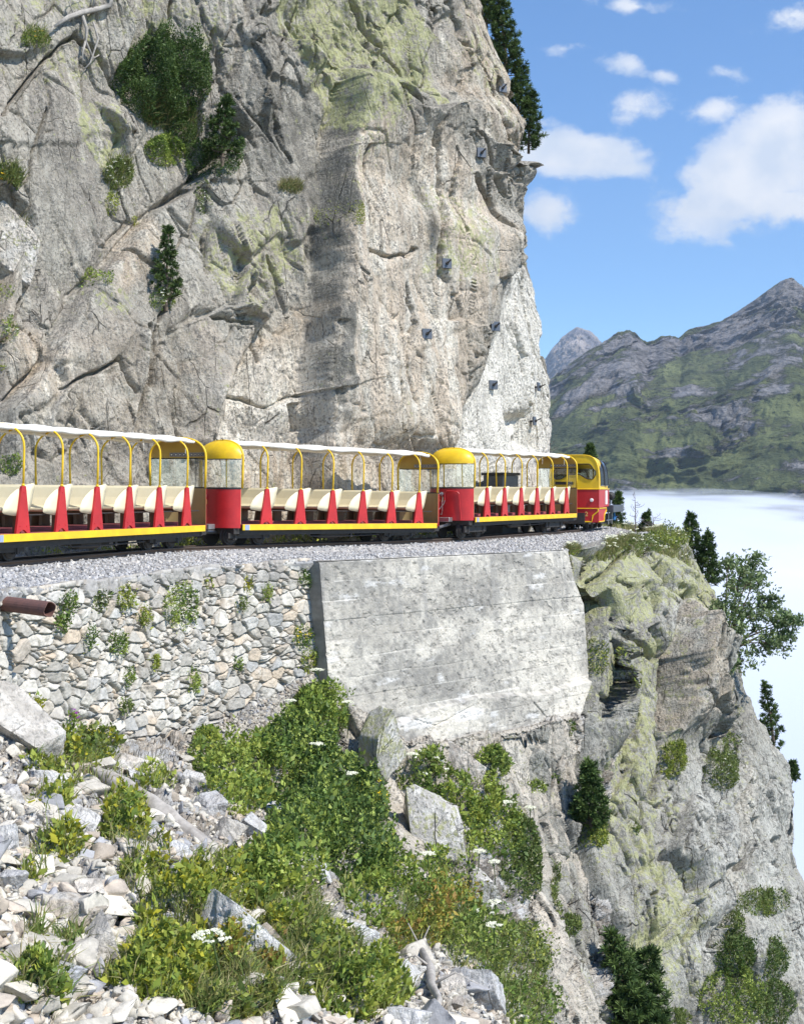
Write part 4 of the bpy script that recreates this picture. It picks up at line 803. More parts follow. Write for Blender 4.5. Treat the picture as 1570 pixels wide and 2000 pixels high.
        ep = [(.31,1.09),(.27,1.10),(.18,1.085),(.05,1.06),(-.10,1.0),(-.22,.93),(-.31,.85),(-.37,.76),(-.385,.70),(-.36,.675),(-.26,.66),(-.14,.645),(.02,.64),(.12,.66),(.19,.72),(.23,.80),(.265,.92),(.295,1.02)]
        for s_ in (-1, 1):
            n_ = len(ep); cxp = sum(a for a, b in ep)/n_; czp = sum(b for a, b in ep)/n_
            V = [(x+a, s_*.505, b+dz) for a, b in ep]+[(x+a, s_*.525, b+dz) for a, b in ep]+[(x+cxp+(a-cxp)*.6, s_*.538, czp+(b-czp)*.6+dz) for a, b in ep]
            m = MB(); m.add(V, [tuple(range(n_))]+[(k, (k+1) % n_, n_+(k+1) % n_, n_+k) for k in range(n_)]+[(n_+k, n_+(k+1) % n_, 2*n_+(k+1) % n_, 2*n_+k) for k in range(n_)]+[tuple(range(2*n_, 3*n_))])
            m.build('end_panel', CRM, be, True)
        m = MB(); m.box(x-.20, x+.12, -.48, .48, .655+dz, .668+dz); m.box(x-.06, x+.14, .10, .16, .455+dz, .655+dz); m.box(x-.06, x+.14, .40, .46, .455+dz, .655+dz); m.box(x-.03, x+.03, -.5, -.40, .4+dz, .655+dz); m.build('bench_support', BRN, be)
    m = MB(); m.tube([(xa+.3, -.48, .652+dz), (xb-.1, -.48, .652+dz)], .010, 6); m.build('under_bench_rail', BLK, root)
    # ends
    for e, x in ((-1, xa), (1, xb)):
        m = MB(); m.tube([(a, b, c+dz) for a, b, c in hoop_pts(x)], .021, 8); m.build('end_hoop', YEL, root, True)
        ys = np.linspace(-HW, HW, 25)
        def bx_(y, k=1.): return x+e*bulge(y)*k
        def shell(z0f, z1f, nz, kf, out, thick, name, mat, par, sm=True):
            rows = [[(bx_(y, kf(j/(nz-1)))+e*out, y, (z0f(y)*(1-j/(nz-1))+z1f(y)*j/(nz-1))+dz) for y in ys] for j in range(nz)]
            rows2 = [[(a-e*thick, b, c) for a, b, c in r] for r in rows]
            mm = MB(); mm.grid(rows); mm.grid(rows2); mm.grid([rows[0], rows2[0]]); mm.grid([rows[-1], rows2[-1]]); mm.grid([[r[0] for r in rows], [r[0] for r in rows2]]); mm.grid([[r[-1] for r in rows], [r[-1] for r in rows2]])
            return mm.build(name, mat, par, sm)
        ap = shell(lambda y: .33, lambda y: 1.06, 8, lambda t: 1, 0, .012, 'end_apron', RED, root)
        shell(lambda y: .40, lambda y: 1.05, 6, lambda t: 1, -.016, .004, 'inner_lining', TAN, ap)
        shell(lambda y: 1.04, lambda y: 1.075, 3, lambda t: 1, .006, .024, 'window_sill', DGLS, ap)
        gl = shell(lambda y: 1.076, lambda y: 1.585, 5, lambda t: 1, -.004, .006, 'end_window', GLS, root)
        m = MB(); m.tube([(bx_(y)-e*.004, y, 1.592+dz) for y in ys], .011, 6); m.tube([(bx_(-.2)-e*.004, -.2, 1.06+dz), (bx_(-.2)-e*.004, -.2, 1.59+dz)], .007, 6) if e > 0 else None; m.build('window_frame', DGLS, gl)
        dm_ = shell(lambda y: 1.60, lambda y: hoop_z(y)+.004, 12, lambda t: math.sqrt(max(0, 1-t**2.2)), 0, .010, 'end_dome', YEL, root)
        shell(lambda y: 1.603, lambda y: hoop_z(y)-.012, 12, lambda t: math.sqrt(max(0, 1-t**2.2)), -.013, .003, 'dome_lining', OCH, dm_)
        # strip of round notices inside the dome
        m = MB(); r0 = []; r1 = []
        for y in np.linspace(-.50, .30, 22): k = .985; r0.append((bx_(y, k)-e*.024, y, 1.625+dz)); r1.append((bx_(y, .96)-e*.024, y, 1.695+dz))
        m.grid([r0, r1]); st = m.build('notice_strip', GREYB2, dm_)
        m = MB(); m2 = MB()
        for k, y in enumerate(np.linspace(-.46, .26, 10)):
            ring = []; 
            for q in range(12):
                a = 2*math.pi*q/12; yq = y+.027*math.cos(a); ring.append((bx_(yq, .97)-e*.031, yq, 1.66+.027*math.sin(a)+dz))
            m.add(ring, [tuple(range(12))])
            ring = [(a_+-e*.003, y+(b_-y)*.55, 1.66+dz+(c_-1.66-dz)*.55) for a_, b_, c_ in ring]; m2.add(ring, [tuple(range(12))])
        m.build('notice_ring', DGLS, st); m2.build('notice_symbol', WHITE, st)
        # coupling, jumper hoses and handrail
        xo = x+e*.30
        m = MB(); m.box(min(xo, xo+e*.16), max(xo, xo+e*.16), -.17, .17, .30+dz, .40+dz, .01); m.tube([(xo-e*.2, 0, .25+dz), (xo+e*.34, 0, .25)], .035, 8); m.build('coupling', STL if e < 0 else BLK, root)
        m = MB(); m.box(xo-e*.28-.12, xo-e*.28+.12, -.5, .5, .22+dz, .33+dz); m.build('end_beam', BLK, root)
        m = MB(); hy = .10
        m.tube([(xo+e*.02, hy, .93+dz), (xo+e*.10, hy+.02, .92+dz), (xo+e*.15, hy+.06, .80+dz), (xo+e*.17, hy+.09, .6+dz), (xo+e*.16, hy+.1, .44+dz)], .009, 6)
        m.tube([(xo+e*.02, hy-.03, .86+dz), (xo+e*.09, hy-.05, .74+dz), (xo+e*.10, hy-.06, .55+dz), (xo+e*.06, hy-.02, .46+dz), (xo+e*.03, hy+.03, .47+dz)], .009, 6); hs_ = m.build('jumper_hose', STL, root)
        m = MB(); m.lathe([(.02, 0), (.045, .01), (.045, .05), (.02, .06)] if e > 0 else [(.02, -.06), (.045, -.05), (.045, -.01), (.02, 0)], (xo, hy, .92+dz), 'x', 14); m.build('lamp_socket', STL, hs_)
        if number and e < 0:
            V, Fc = text_mesh(number, .16, 1.1); m = MB(); off = .13 if number == '53' else .13
            VV = [(bx_(-(-v[0])*1.0+off if False else off-v[0])-.006, off-v[0], .80+v[1]+dz) for v in V]; m.add(VV, Fc); m.build('number', GOLD, ap)
            if number == '53':
                yq = [-.36, -.35, -.33, -.32, -.28, -.16, -.03, .00, .015, .015]; zq = [.33, .5, .7, .93, .97, .985, .985, .965, .90, .78]
                m = MB(); m.tube([(bx_(a)-.025, a, b+dz) for a, b in zip(yq, zq)], .014, 6); m.build('brake_pipe', RED, ap); m = MB(); m.tube([(bx_(.0)-.03, .015, .78+dz), (bx_(.0)-.04, .04, .70+dz), (bx_(.1)-.1, .10, .60+dz), (bx_(.15)-.2, .16, .50+dz), (bx_(.2)-.3, .2, .46+dz)], .011, 6); m.build('brake_hose', STL, ap)
        m = MB()
        for k, y in enumerate((-.08, .08)): m.tube([(x+e*.05, y, 1.955+dz), (x+e*.06, y+.02, 1.985+dz), (x+e*.02, y+.03, 1.97+dz)], .008, 5)
        m.build('roof_hook', BLK, dm_)
    # canvas
    rng = np.random.RandomState(len(label)); xsg = np.linspace(xa+.02, xb-.12, 60); rows = []; rows2 = []
    yw = np.r_[np.linspace(-.40, .40, 17)]
    for x in xsg:
        kx = abs(((x/PT) % 1)-.5)*2; sag = -.016*(1-kx); w_ = fbm(np.array([x*2.2, rollz, 1.]), 3, 5)*.02
        rows.append([(x, y*(1+.3*w_), hoop_z(y)+.022+sag+w_*.4+.006*math.sin(x*9+y*4)+dz) for y in yw])
        rows2.append([(x, y*(1+.3*w_), hoop_z(y)+.016+sag+w_*.4+.006*math.sin(x*9+y*4)+dz) for y in yw])
    m = MB(); m.grid(rows); m.grid(rows2); cn = m.build('canopy', CLOTH, root, True)
    for s_ in (0, -1):
        m = MB(); m.tube([(r[s_][0], r[s_][1], r[s_][2]-.012+.008*fbm(np.array([r[s_][0]*5, 3.3, rollz]), 3, 6)) for r in rows], [float(.030+.012*fbm(np.array([r[s_][0]*4, 1.3, rollz]), 3, 7)) for r in rows], 8); m.build('canopy_roll', CLOTH, cn, True)
    m = MB()
    for x in (.5, 1.9, 3.4, 4.75): m.tube([(x, -.36, 1.86+dz), (x+.02, -.37, 1.75+dz), (x+.05, -.35, 1.66+dz)], .006, 4)
    m.build('tie_cord', CLOTH, cn)
    return root
GREYB2 = paint('notice_paper', (.34, .33, .36), .6, .3, None, 30)
def seg(a, b): return math.atan2(b[1]-a[1], b[0]-a[0])
c1a, c1b = (-5.80, 17.9), (-4.21, 22.17); c2a, c2b = (-2.96, 24.12), (-.07, 27.57); c3a, c3b = (1.46, 29.2), (3.79, 33.1)
carriage((*c1a, 0), seg(c1a, c1b), .395, 'nearest open carriage, cut by the left edge, white canopy, six cream benches between red pillars', None, .003, 1.)
carriage((*c2a, -.030), seg(c2a, c2b), .39, 'middle open carriage of the train, between the carriage marked 53 and the nearest one', '10', .016, 2.)
carriage((*c3a, -.078), seg(c3a, c3b), .468, 'open carriage numbered 53 on its red end, coupled behind the locomotive', '53', 0, 3.)

def locomotive(p, yaw):
    root = empty('diesel_locomotive', p, yaw); tag(root, 'small red and yellow locomotive with rounded cab at the head of the train', 'locomotive')
    w = .68; Lc = 1.55
    def prof(zf, k=1.):       # half width of the cab at height z
        return w*k*(1 if zf < 1.05 else (1-.10*((zf-1.05)/.55)**1.6))
    # body lower and upper
    def ring(x, z0, z1, n, k=1.): return
    m = MB(); m.prism([(0,.42+.18),(0,1.10),(Lc,1.10),(Lc,.62),(.0,.62)][1:4]+[(0,.60)], -w, w, 'y'); m.build('cab_body', RED, root)
    m = MB(); m.prism([(0,.20),(0,.594),(1.15,.594),(1.15,.50),(.85,.38),(.80,.20)], -w+.01, w-.01, 'y'); sk = m.build('skirt', RED, root)
    m = MB()
    for s_ in (-1, 1):
        y = s_*(w-.004)
        m.tube([(0, y, .575), (1.13, y, .575), (1.13, y, .50), (.84, y, .385), (.79, y, .215), (0, y, .215)], .017, 6)
    m.tube([(-.004, -w+.03, .575), (-.004, w-.03, .575)], .014, 6); m.tube([(-.004, -w+.03, .575), (-.004, -w+.03, .5), (-.004, -w+.17, .38), (-.004, -w+.2, .215), (-.004, w-.03, .215)], .018, 6); m.build('yellow_trim', YEL, sk)
    # yellow cab shell: arch sections swept along the cab, drooping to the front
    ns, na = 14, 33; rows = []
    for i in range(ns):
        x = Lc*1.05*i/(ns-1); tt_ = i/(ns-1); top = 2.02-.12*tt_**2.2; kw = 1-.08*tt_**2
        r = []
        for q in range(na):
            a = math.pi*q/(na-1); c, s_ = math.cos(a), math.sin(a)
            zz_ = 1.10+(top-1.10)*abs(s_)**.62; yy_ = -w*kw*np.sign(c)*abs(c)**.40*(1-.0*s_)
            r.append((x, yy_, zz_))
        rows.append(r)
    m = MB(); m.grid(rows); m.add(rows[-1], [tuple(range(na))[::-1]]); cab = m.build('cab_shell', YEL, root, False)
    inner = [[(a, b*.96, 1.10+(c-1.10)*.96) for a, b, c in r] for r in rows[:-1]]; m = MB(); m.grid(inner); m.build('cab_lining', OCH, cab)
    # rear wall with two bean-shaped windows
    def at_(y):     # top of rear arch
        c = min(1, abs(y)/w)**(1/.40); return 1.10+.92*max(0, 1-c*c)**.31
    yq = np.linspace(-w*.995, w*.995, 61)
    lo = lambda y: 1.34+.13*math.cos(y/.62*math.pi)*(1 if abs(y) < .62 else 1); 
    hi = lambda y: min(at_(y)-.075, 1.80)
    def win(y): 
        a = abs(y)
        if a > .60 or a < .0: return None
        l = 1.50-.13*smooth(.10, .42, a)+.12*smooth(.50, .60, a); h = 1.78-.20*smooth(.40, .60, a)
        return (float(l), float(max(h, l+.001)))
    m = MB(); g_ = MB()
    for k in range(60):
        a, b = yq[k], yq[k+1]; wa, wb = win(a), win(b)
        if wa is None or wb is None: m.add([(0, a, 1.10), (0, b, 1.10), (0, b, at_(b)), (0, a, at_(a))], [(0, 3, 2, 1)])
        else:
            m.add([(0, a, 1.10), (0, b, 1.10), (0, b, wb[0]), (0, a, wa[0])], [(0, 3, 2, 1)]); m.add([(0, a, wa[1]), (0, b, wb[1]), (0, b, at_(b)), (0, a, at_(a))], [(0, 3, 2, 1)])
            g_.add([(.01, a, wa[0]), (.01, b, wb[0]), (.01, b, wb[1]), (.01, a, wa[1])], [(0, 3, 2, 1)])
    m.build('rear_wall', YEL, root); gw = g_.build('rear_window', CABG, root)
    yy_ = [y for y in yq if win(y)]; fr = [(-.008, y, win(y)[0]) for y in yy_]+[(-.008, y, win(y)[1]) for y in yy_[::-1]]; fr.append(fr[0])
    m = MB(); m.tube(fr, .013, 6, False); m.build('window_seal', DGLS, gw)
    m = MB(); m.box(-.012, -.002, .02, .52, 1.22, 1.30); m.build('vent_grille', DGLS, root)
    m = MB(); m.tube([(0, y, at_(y)-.0) for y in yq], .016, 6); m.build('roof_edge', YEL, cab)
    m = MB(); m.tube([(-.002, -w, 1.10), (-.002, w, 1.10)], .014, 6)
    for s_ in (-1, 1): m.tube([(0, s_*(w+.002), 1.10), (Lc, s_*(w+.002), 1.10)], .016, 6)
    m.build('waist_band', YEL, root)
    # side windows (two panes a side), white patch, door handle
    for s_ in (-1, 1):
        for x0, x1 in ((.22, .74), (.86, 1.38)):
            m = MB(); gr = []
            for j in range(9):
                a = math.pi/2*(.02+.62*j/8); c, sn = math.cos(a), math.sin(a); z = 1.10+(1.97-1.10)*sn**.62; y = w*1.0*c**.40
                e_ = .10*(j/8)**2
                gr.append([(x0+e_*.3+(x1-e_-x0)*q/3, s_*(y*.99+.012), z) for q in range(4)])
            gr = [r for r in gr if r[0][2] > 1.20]; m.grid(gr); sw = m.build('side_window', CABG2, root)
            loop = [g[0] for g in gr]+gr[-1][1:]+[g[-1] for g in gr[::-1]][1:]+gr[0][::-1][1:]
            m = MB(); m.tube(loop, .013, 6); m.build('window_seal', DGLS, sw)
        m = MB(); m.box(.95, 1.25, s_*(w+.006)-.003, s_*(w+.006)+.003, .68, 1.06); m.build('white_panel', WHITE, root)
    m = MB(); m.lathe([(.03, -.03), (.05, -.02), (.05, 0)], (0, -.48, .80), 'x', 14); m.lathe([(.02, -.03), (.035, -.02), (.035, 0)], (0, .1, .92), 'x', 14); m.build('tail_lamp', WHITE, root)
    # bonnet, lamp, buffer beam, running gear
    m = MB(); m.prism([(-.36,.62),(-.36,1.12),(-.30,1.24),(-.15,1.30),(.15,1.30),(.30,1.24),(.36,1.12),(.36,.62)], Lc+.06, 3.05, 'x'); bn = m.build('bonnet', RED, root)
    m = MB()
    for s_ in (-1, 1): m.tube([(Lc+.07, s_*.365, 1.14), (3.05, s_*.365, 1.14)], .014, 6)
    m.build('bonnet_band', YEL, bn)
    m = MB(); m.lathe([(.06, -.12), (.10, -.08), (.11, .06), (.125, .08), (.12, .10), (.05, .10)], (2.72, -.52, .90), 'x', 18); m.tube([(2.72, -.52, .8), (2.72, -.5, .62)], .02, 6); m.build('front_lamp', BLK, root)
    m = MB(); m.lathe([(.05, -.24), (.09, -.2), (.09, .2), (.05, .24)], (2.1, -.50, .76), 'x', 14); m.tube([(1.7, -.5, 1.0), (2.0, -.55, 1.02), (2.4, -.5, .95), (2.7, -.45, 1.0)], .03, 8); m.build('air_cylinder', BLK, root)
    m = MB(); m.box(1.62, 3.35, -.80, .80, .44, .64, .012); m.build('buffer_beam', SLATE, root)
    m = MB(); m.box(-.1, 3.0, -.30, .30, .16, .46); m.box(1.2, 2.9, -.52, -.45, .12, .40); m.box(1.2, 2.9, .45, .52, .12, .40); m.box(2.2, 2.6, -.6, -.5, .15, .4); m.build('chassis', BLK, root)
    m = MB(); m.tube([(2.6, -.62, .26), (2.95, -.62, .26)], .035, 8); m.tube([(2.8, -.62, .20), (2.8, -.62, .42)], .03, 8); m.tube([(2.5, -.66, .30), (3.0, -.66, .30)], .014, 6); m.build('brake_valve', BLUE, root)
    m = MB(); m.tube([(1.9, -.6, .1), (1.9, -.6, .44)], .02, 6); m.tube([(2.5, -.6, .1), (2.5, -.6, .44)], .02, 6); m.tube([(1.6, -.6, .22), (2.7, -.6, .22)], .02, 6); m.build('brake_gear', STL, root)
    for x in (.35, 1.0, 1.75, 2.45):
        for s_ in (-1, 1): wheelset(root, x, 0, s_, .18)
    V, Fc = text_mesh('2', .17); m = MB(); m.add([(-.008, -.34-v[0]*1.0, .42+v[1]) for v in V], Fc); m.build('number', GOLD, sk)
    return root
SLATE = paint('slate_paint', (.075, .085, .10), .5, .4, (.03, .035, .04), 8); CABG2 = paint('dark_pane', (.035, .05, .08), .12, .2, None, 3, spec=.7)
locomotive((4.67, 34.5, -.075), R(71))

# cabinet on the hill side of the track
p = W(978, 1000, 32.4); r_ = empty('trackside_cabinet', (p[0], p[1], -.15), R(57)); tag(r_, 'tall black metal cabinet behind carriage 53', 'cabinet')
m = MB(); m.box(-.42, .42, -.28, .28, 0, 1.52, .01); m.build('cabinet_body', SLATE, r_)
m = MB(); m.box(-.46, .46, -.32, .32, 1.523, 1.59, .012); m.build('lid', BLK, r_)
m = MB(); m.box(.424, .43, -.2, -.08, 1.10, 1.2); m.build('red_sticker', RED, r_)
# ------------------------------------------------------------------ rock anchors on the cliff
def frame(nrm):
    n = Vector([float(x) for x in nrm]).normalized(); return n.to_track_quat('Y', 'Z')
anch = [(982,175,'highest, under the cliff edge by the pines'),(939,299,'on the pale face below the dark overhang'),(869,513,'alone in the middle of the tan face'),(834,651,'just under a short dark ledge'),
 (965,641,'at the top of the white rock face'),(964,753,'halfway down the white rock face'),(1048,757,'on the right edge of the cliff, pin sticking out'),(1040,823,'lowest, on the right edge above the last carriage')]
for i, (ax, ay, d) in enumerate(anch):
    pos, nn = CLIFF.at(ax, ay, 0); q0 = pos
    nrm = np.array([.35, -.93, .05]) if ax < 1040 else np.array([.93, -.36, .05])
    if i == 6 or i == 7: pos = pos+np.array([.02, -.1, 0])
    r_ = bpy.data.objects.new('rock_anchor', None); C.objects.link(r_); r_.location = pos+nrm*.07; r_.scale = (1.15,)*3; r_.rotation_mode = 'QUATERNION'; r_.rotation_quaternion = frame(-nrm)
    tag(r_, 'square dark steel rock anchor plate '+d, 'rock anchor', 'steel rock anchors bolted to the cliff')
    m = MB(); m.box(-.105, .105, -.012, .03, -.105, .105, .006); pl = m.build('plate', PLATE, r_)
    m = MB(); m.tube([(0, .3, 0), (0, -.03, 0)], .022, 8); m.tube([(0, -.03, 0), (.03, -.15, .05)], .016, 6); m.lathe([(.035, -.05), (.035, -.012)], (0, 0, 0), 'y', 6); m.build('bolt', BLK, r_)
# ------------------------------------------------------------------ rusty pipe through the stone wall
pw, pn = wall_at(18, 1178); r_ = empty('drain_pipe', tuple(pw)); tag(r_, 'short rusty brown drain pipe sticking out of the stone wall', 'pipe')
pa = W(10, 1177, pw[1]-.02)+np.array([-pn[0]*.15, -pn[1]*.15, .0]); pb = W(98, 1190, pw[1]-.42); 
ax_ = pb-pa; Lp = np.linalg.norm(ax_); m = MB()
ou = [(0, 0, 0), (Lp, 0, 0)]; seg_ = 20; V = []
for x in (0, Lp):
    for rr_ in (.085, .075):
        for k in range(seg_): a = 2*math.pi*k/seg_; V.append((x+(.012*math.sin(3*a) if x else 0), rr_*math.cos(a), rr_*math.sin(a)))
Fc = []
for k in range(seg_):
    k2 = (k+1) % seg_; Fc += [(k, k2, 2*seg_+k2, 2*seg_+k), (seg_+k, 3*seg_+k, 3*seg_+k2, seg_+k2), (2*seg_+k, 2*seg_+k2, 3*seg_+k2, 3*seg_+k)]
m.add(V, Fc); po = m.build('pipe', RUST, r_, False); po.rotation_mode = 'QUATERNION'; po.rotation_quaternion = Vector(ax_).to_track_quat('X', 'Z'); po.location = Vector(pa)-Vector(pw)
# ------------------------------------------------------------------ rocks, plants and trees
t1 = time.time()
RG = np.random.RandomState(7)
def ico(n):
    import bmesh
    bm = bmesh.new(); bmesh.ops.create_icosphere(bm, subdivisions=n, radius=1); V = np.array([v.co[:] for v in bm.verts]); bm.verts.index_update()
    Fc = np.array([[v.index for v in f.verts] for f in bm.faces]); bm.free(); return V, Fc
ICO = {k: ico(k) for k in (1, 2, 3, 4, 5)}
def rockshape(sub, rng, cuts=9, sc=(1, 1, 1), keep=.55):
    """a block bounded by three skewed pairs of planes, with some corners knocked off"""
    V, Fc = ICO[sub]; V = V.copy()*1.7; ax = np.linalg.qr(rng.normal(size=(3, 3)))[0]; Pl = []
    for k in range(3):
        for s_ in (-1, 1): n = s_*ax[k]+rng.normal(0, .22, 3); Pl.append((n/np.linalg.norm(n), rng.uniform(.55, .95)))
    for _ in range(max(2, cuts-6)): n = rng.normal(size=3); Pl.append((n/np.linalg.norm(n), rng.uniform(keep+.15, 1.0)))
    for _ in range(3):
        for n, d in Pl: q = V@n-d; V -= np.where(q > 0, q, 0)[:, None]*n
    return V*np.array(sc), Fc
def rotm(rng, tilt=3.14):
    a, b, c = rng.uniform(0, 6.28), rng.uniform(-tilt, tilt), rng.uniform(0, 6.28)
    return np.array(Matrix.Rotation(a, 3, 'Z') @ Matrix.Rotation(b, 3, 'X') @ Matrix.Rotation(c, 3, 'Z'))
def scatter(name, pos, size, cols, mat, sub, rng, nproto=24, flat=.6, parent=None, cuts=8, tilt=3.14):
    Vs = []; Fs = []; Cs = []; b = 0; prot = [rockshape(sub, rng, cuts, (1, rng.uniform(.6, 1), rng.uniform(flat*.6, flat*1.2)), .35) for _ in range(nproto)]
    for i in range(len(pos)):
        V, Fc = prot[i % nproto]; Q = (V@rotm(rng, tilt).T)*size[i]+pos[i]; Vs.append(Q); Fs.append(Fc+b); Cs.append(np.repeat(cols[i:i+1], len(V), 0)); b += len(V)
    return mk(name, np.concatenate(Vs), np.concatenate(Fs), mat, parent, col=np.concatenate(Cs))
def rcol(n, rng):
    c = np.array([.60, .56, .48])*rng.uniform(.72, 1.15, (n, 1)); t = rng.rand(n, 1); c = np.where(t > .82, np.array([.50, .43, .35])*rng.uniform(.8, 1.15, (n, 1)), c); c = np.where(t < .12, np.array([.36, .36, .37])*rng.uniform(.8, 1.2, (n, 1)), c); return c
# loose stones of the scree, too many to count
def inpoly(n, pts, rng, x0, x1, y0, y1):
    out = []; 
    while sum(map(len, out)) < n:
        a = rng.uniform(x0, x1, n); b = rng.uniform(y0, y1, n); m_ = poly(a, b, pts, 14) > rng.rand(n); out.append(np.stack([a[m_], b[m_]], 1))
    return np.concatenate(out)[:n]
SCR = [(-180,1385),(60,1420),(180,1500),(430,1490),(540,1640),(640,1790),(800,1860),(1000,1930),(980,2165),(-180,2165)]
for (cnt, lo, hi, sub) in ((22000, .009, .03, 1), (4600, .03, .07, 2), (420, .07, .17, 3)):
    q = inpoly(cnt, SCR, RG, -180, 1010, 1385, 2165); p, nn = SLOPE.many(q[:, 0], q[:, 1]); sz = lo*(hi/lo)**(RG.rand(cnt)**1.5)
    o = scatter('scree', p+nn*sz[:, None]*.15, sz*1.25, rcol(cnt, RG), STONE, sub, RG, 30, .5, tilt=3.14 if sub < 3 else .55); tag(o, kind='stuff')
q = inpoly(2600, [(330,1480),(450,1410),(560,1330),(640,1300),(670,1400),(560,1430),(480,1520),(380,1540)], RG, 300, 700, 1290, 1560); p, nn = SLOPE.many(q[:, 0], q[:, 1]); sz = RG.uniform(.012, .05, len(p))
o = scatter('scree', p, sz, rcol(len(p), RG)*.75, STONE, 1, RG, 20); tag(o, kind='stuff')
# ballast
nb = 26000; r_, c_ = RG.randint(2, BED.shape[0]-5, nb*2), RG.randint(5, BED.shape[1]-5, nb*2); p = BED[r_, c_]+RG.normal(0, .012, (nb*2, 3))*np.array([1, 1, .3])
dd = np.min(np.hypot(p[:, None, 0]-TRK[None, ::4, 0], p[:, None, 1]-TRK[None, ::4, 1]), 1); tt_ = r_/BED.shape[0]
ok = ((dd > .36) | (RG.rand(nb*2) < .4)) & (p[:, 1] < 39) & (p[:, 1] > 10) & ((tt_ < .45) | (RG.rand(nb*2) < .3)); p = p[ok][:nb]
g = RG.uniform(.55, 1.25, (len(p), 1))*np.array([.40, .395, .39]); g = np.where(RG.rand(len(p), 1) > .85, np.array([.58, .55, .50]), g)
o = scatter('ballast', p, RG.uniform(.016, .036, len(p)), g, STONE, 1, RG, 30, .8); tag(o, kind='stuff')
# single boulders ----------------------------------------------------------
def boulder(name, sheet, px, py, wpx, hpx, label, seed, col=(.58, .56, .52), lich=0., sink=.25, depthk=.8, cuts=10, rot=0., fwd=0., cat='boulder', keep=.45, group=None):
    rng = np.random.RandomState(seed); p, nn = sheet.at(px, py); k = p[1]/F; sx, sz = wpx*k*.5, hpx*k*.5
    V, Fc = rockshape(5, rng, cuts, (1, 1, 1), keep); V /= (V.max(0)-V.min(0))/2; 
    a = R(rot); V = V*np.array([sx, (sx+sz)*.5*depthk, sz]); V = np.stack([V[:, 0]*math.cos(a)+V[:, 2]*math.sin(a), V[:, 1], -V[:, 0]*math.sin(a)+V[:, 2]*math.cos(a)], -1)
    n = V/np.linalg.norm(V, axis=1, keepdims=True); L = max(sx, sz)
    h3, e3, H3 = facet(V/L*1.6+seed, seed, .8, .4); h2, e2, H2 = facet(V/L*5+seed, seed+1, .8, .4); V = V+n*(h3*.045*L+h2*.018*L+.012*L*fbm(V/L*9, 4, seed))[:, None]
    c = np.zeros(V.shape)+np.array(col)*1.18; f_ = fbm(V*5+seed, 4, seed+3); g_ = fbm(V*16, 3, seed+4)
    c = mixc(c, A3(.40,.37,.33), smooth(-.1, .4, f_)*.5); c = mixc(c, A3(.74,.72,.67), smooth(.05, .4, -f_+g_*.4)*.6); c = np.concatenate([c, np.full((len(c), 1), lich)+.3*f_[:, None]*lich], 1)
    o = mk(name, V, Fc, BOULD if lich < .3 else CRAGM, None, col=c); o.location = p+np.array([0, -fwd-(sx+sz)*.5*depthk*(.5-sink), sz*(.35-sink)])
    return tag(o, label, cat, group)
BG = 'boulders lying on the scree'
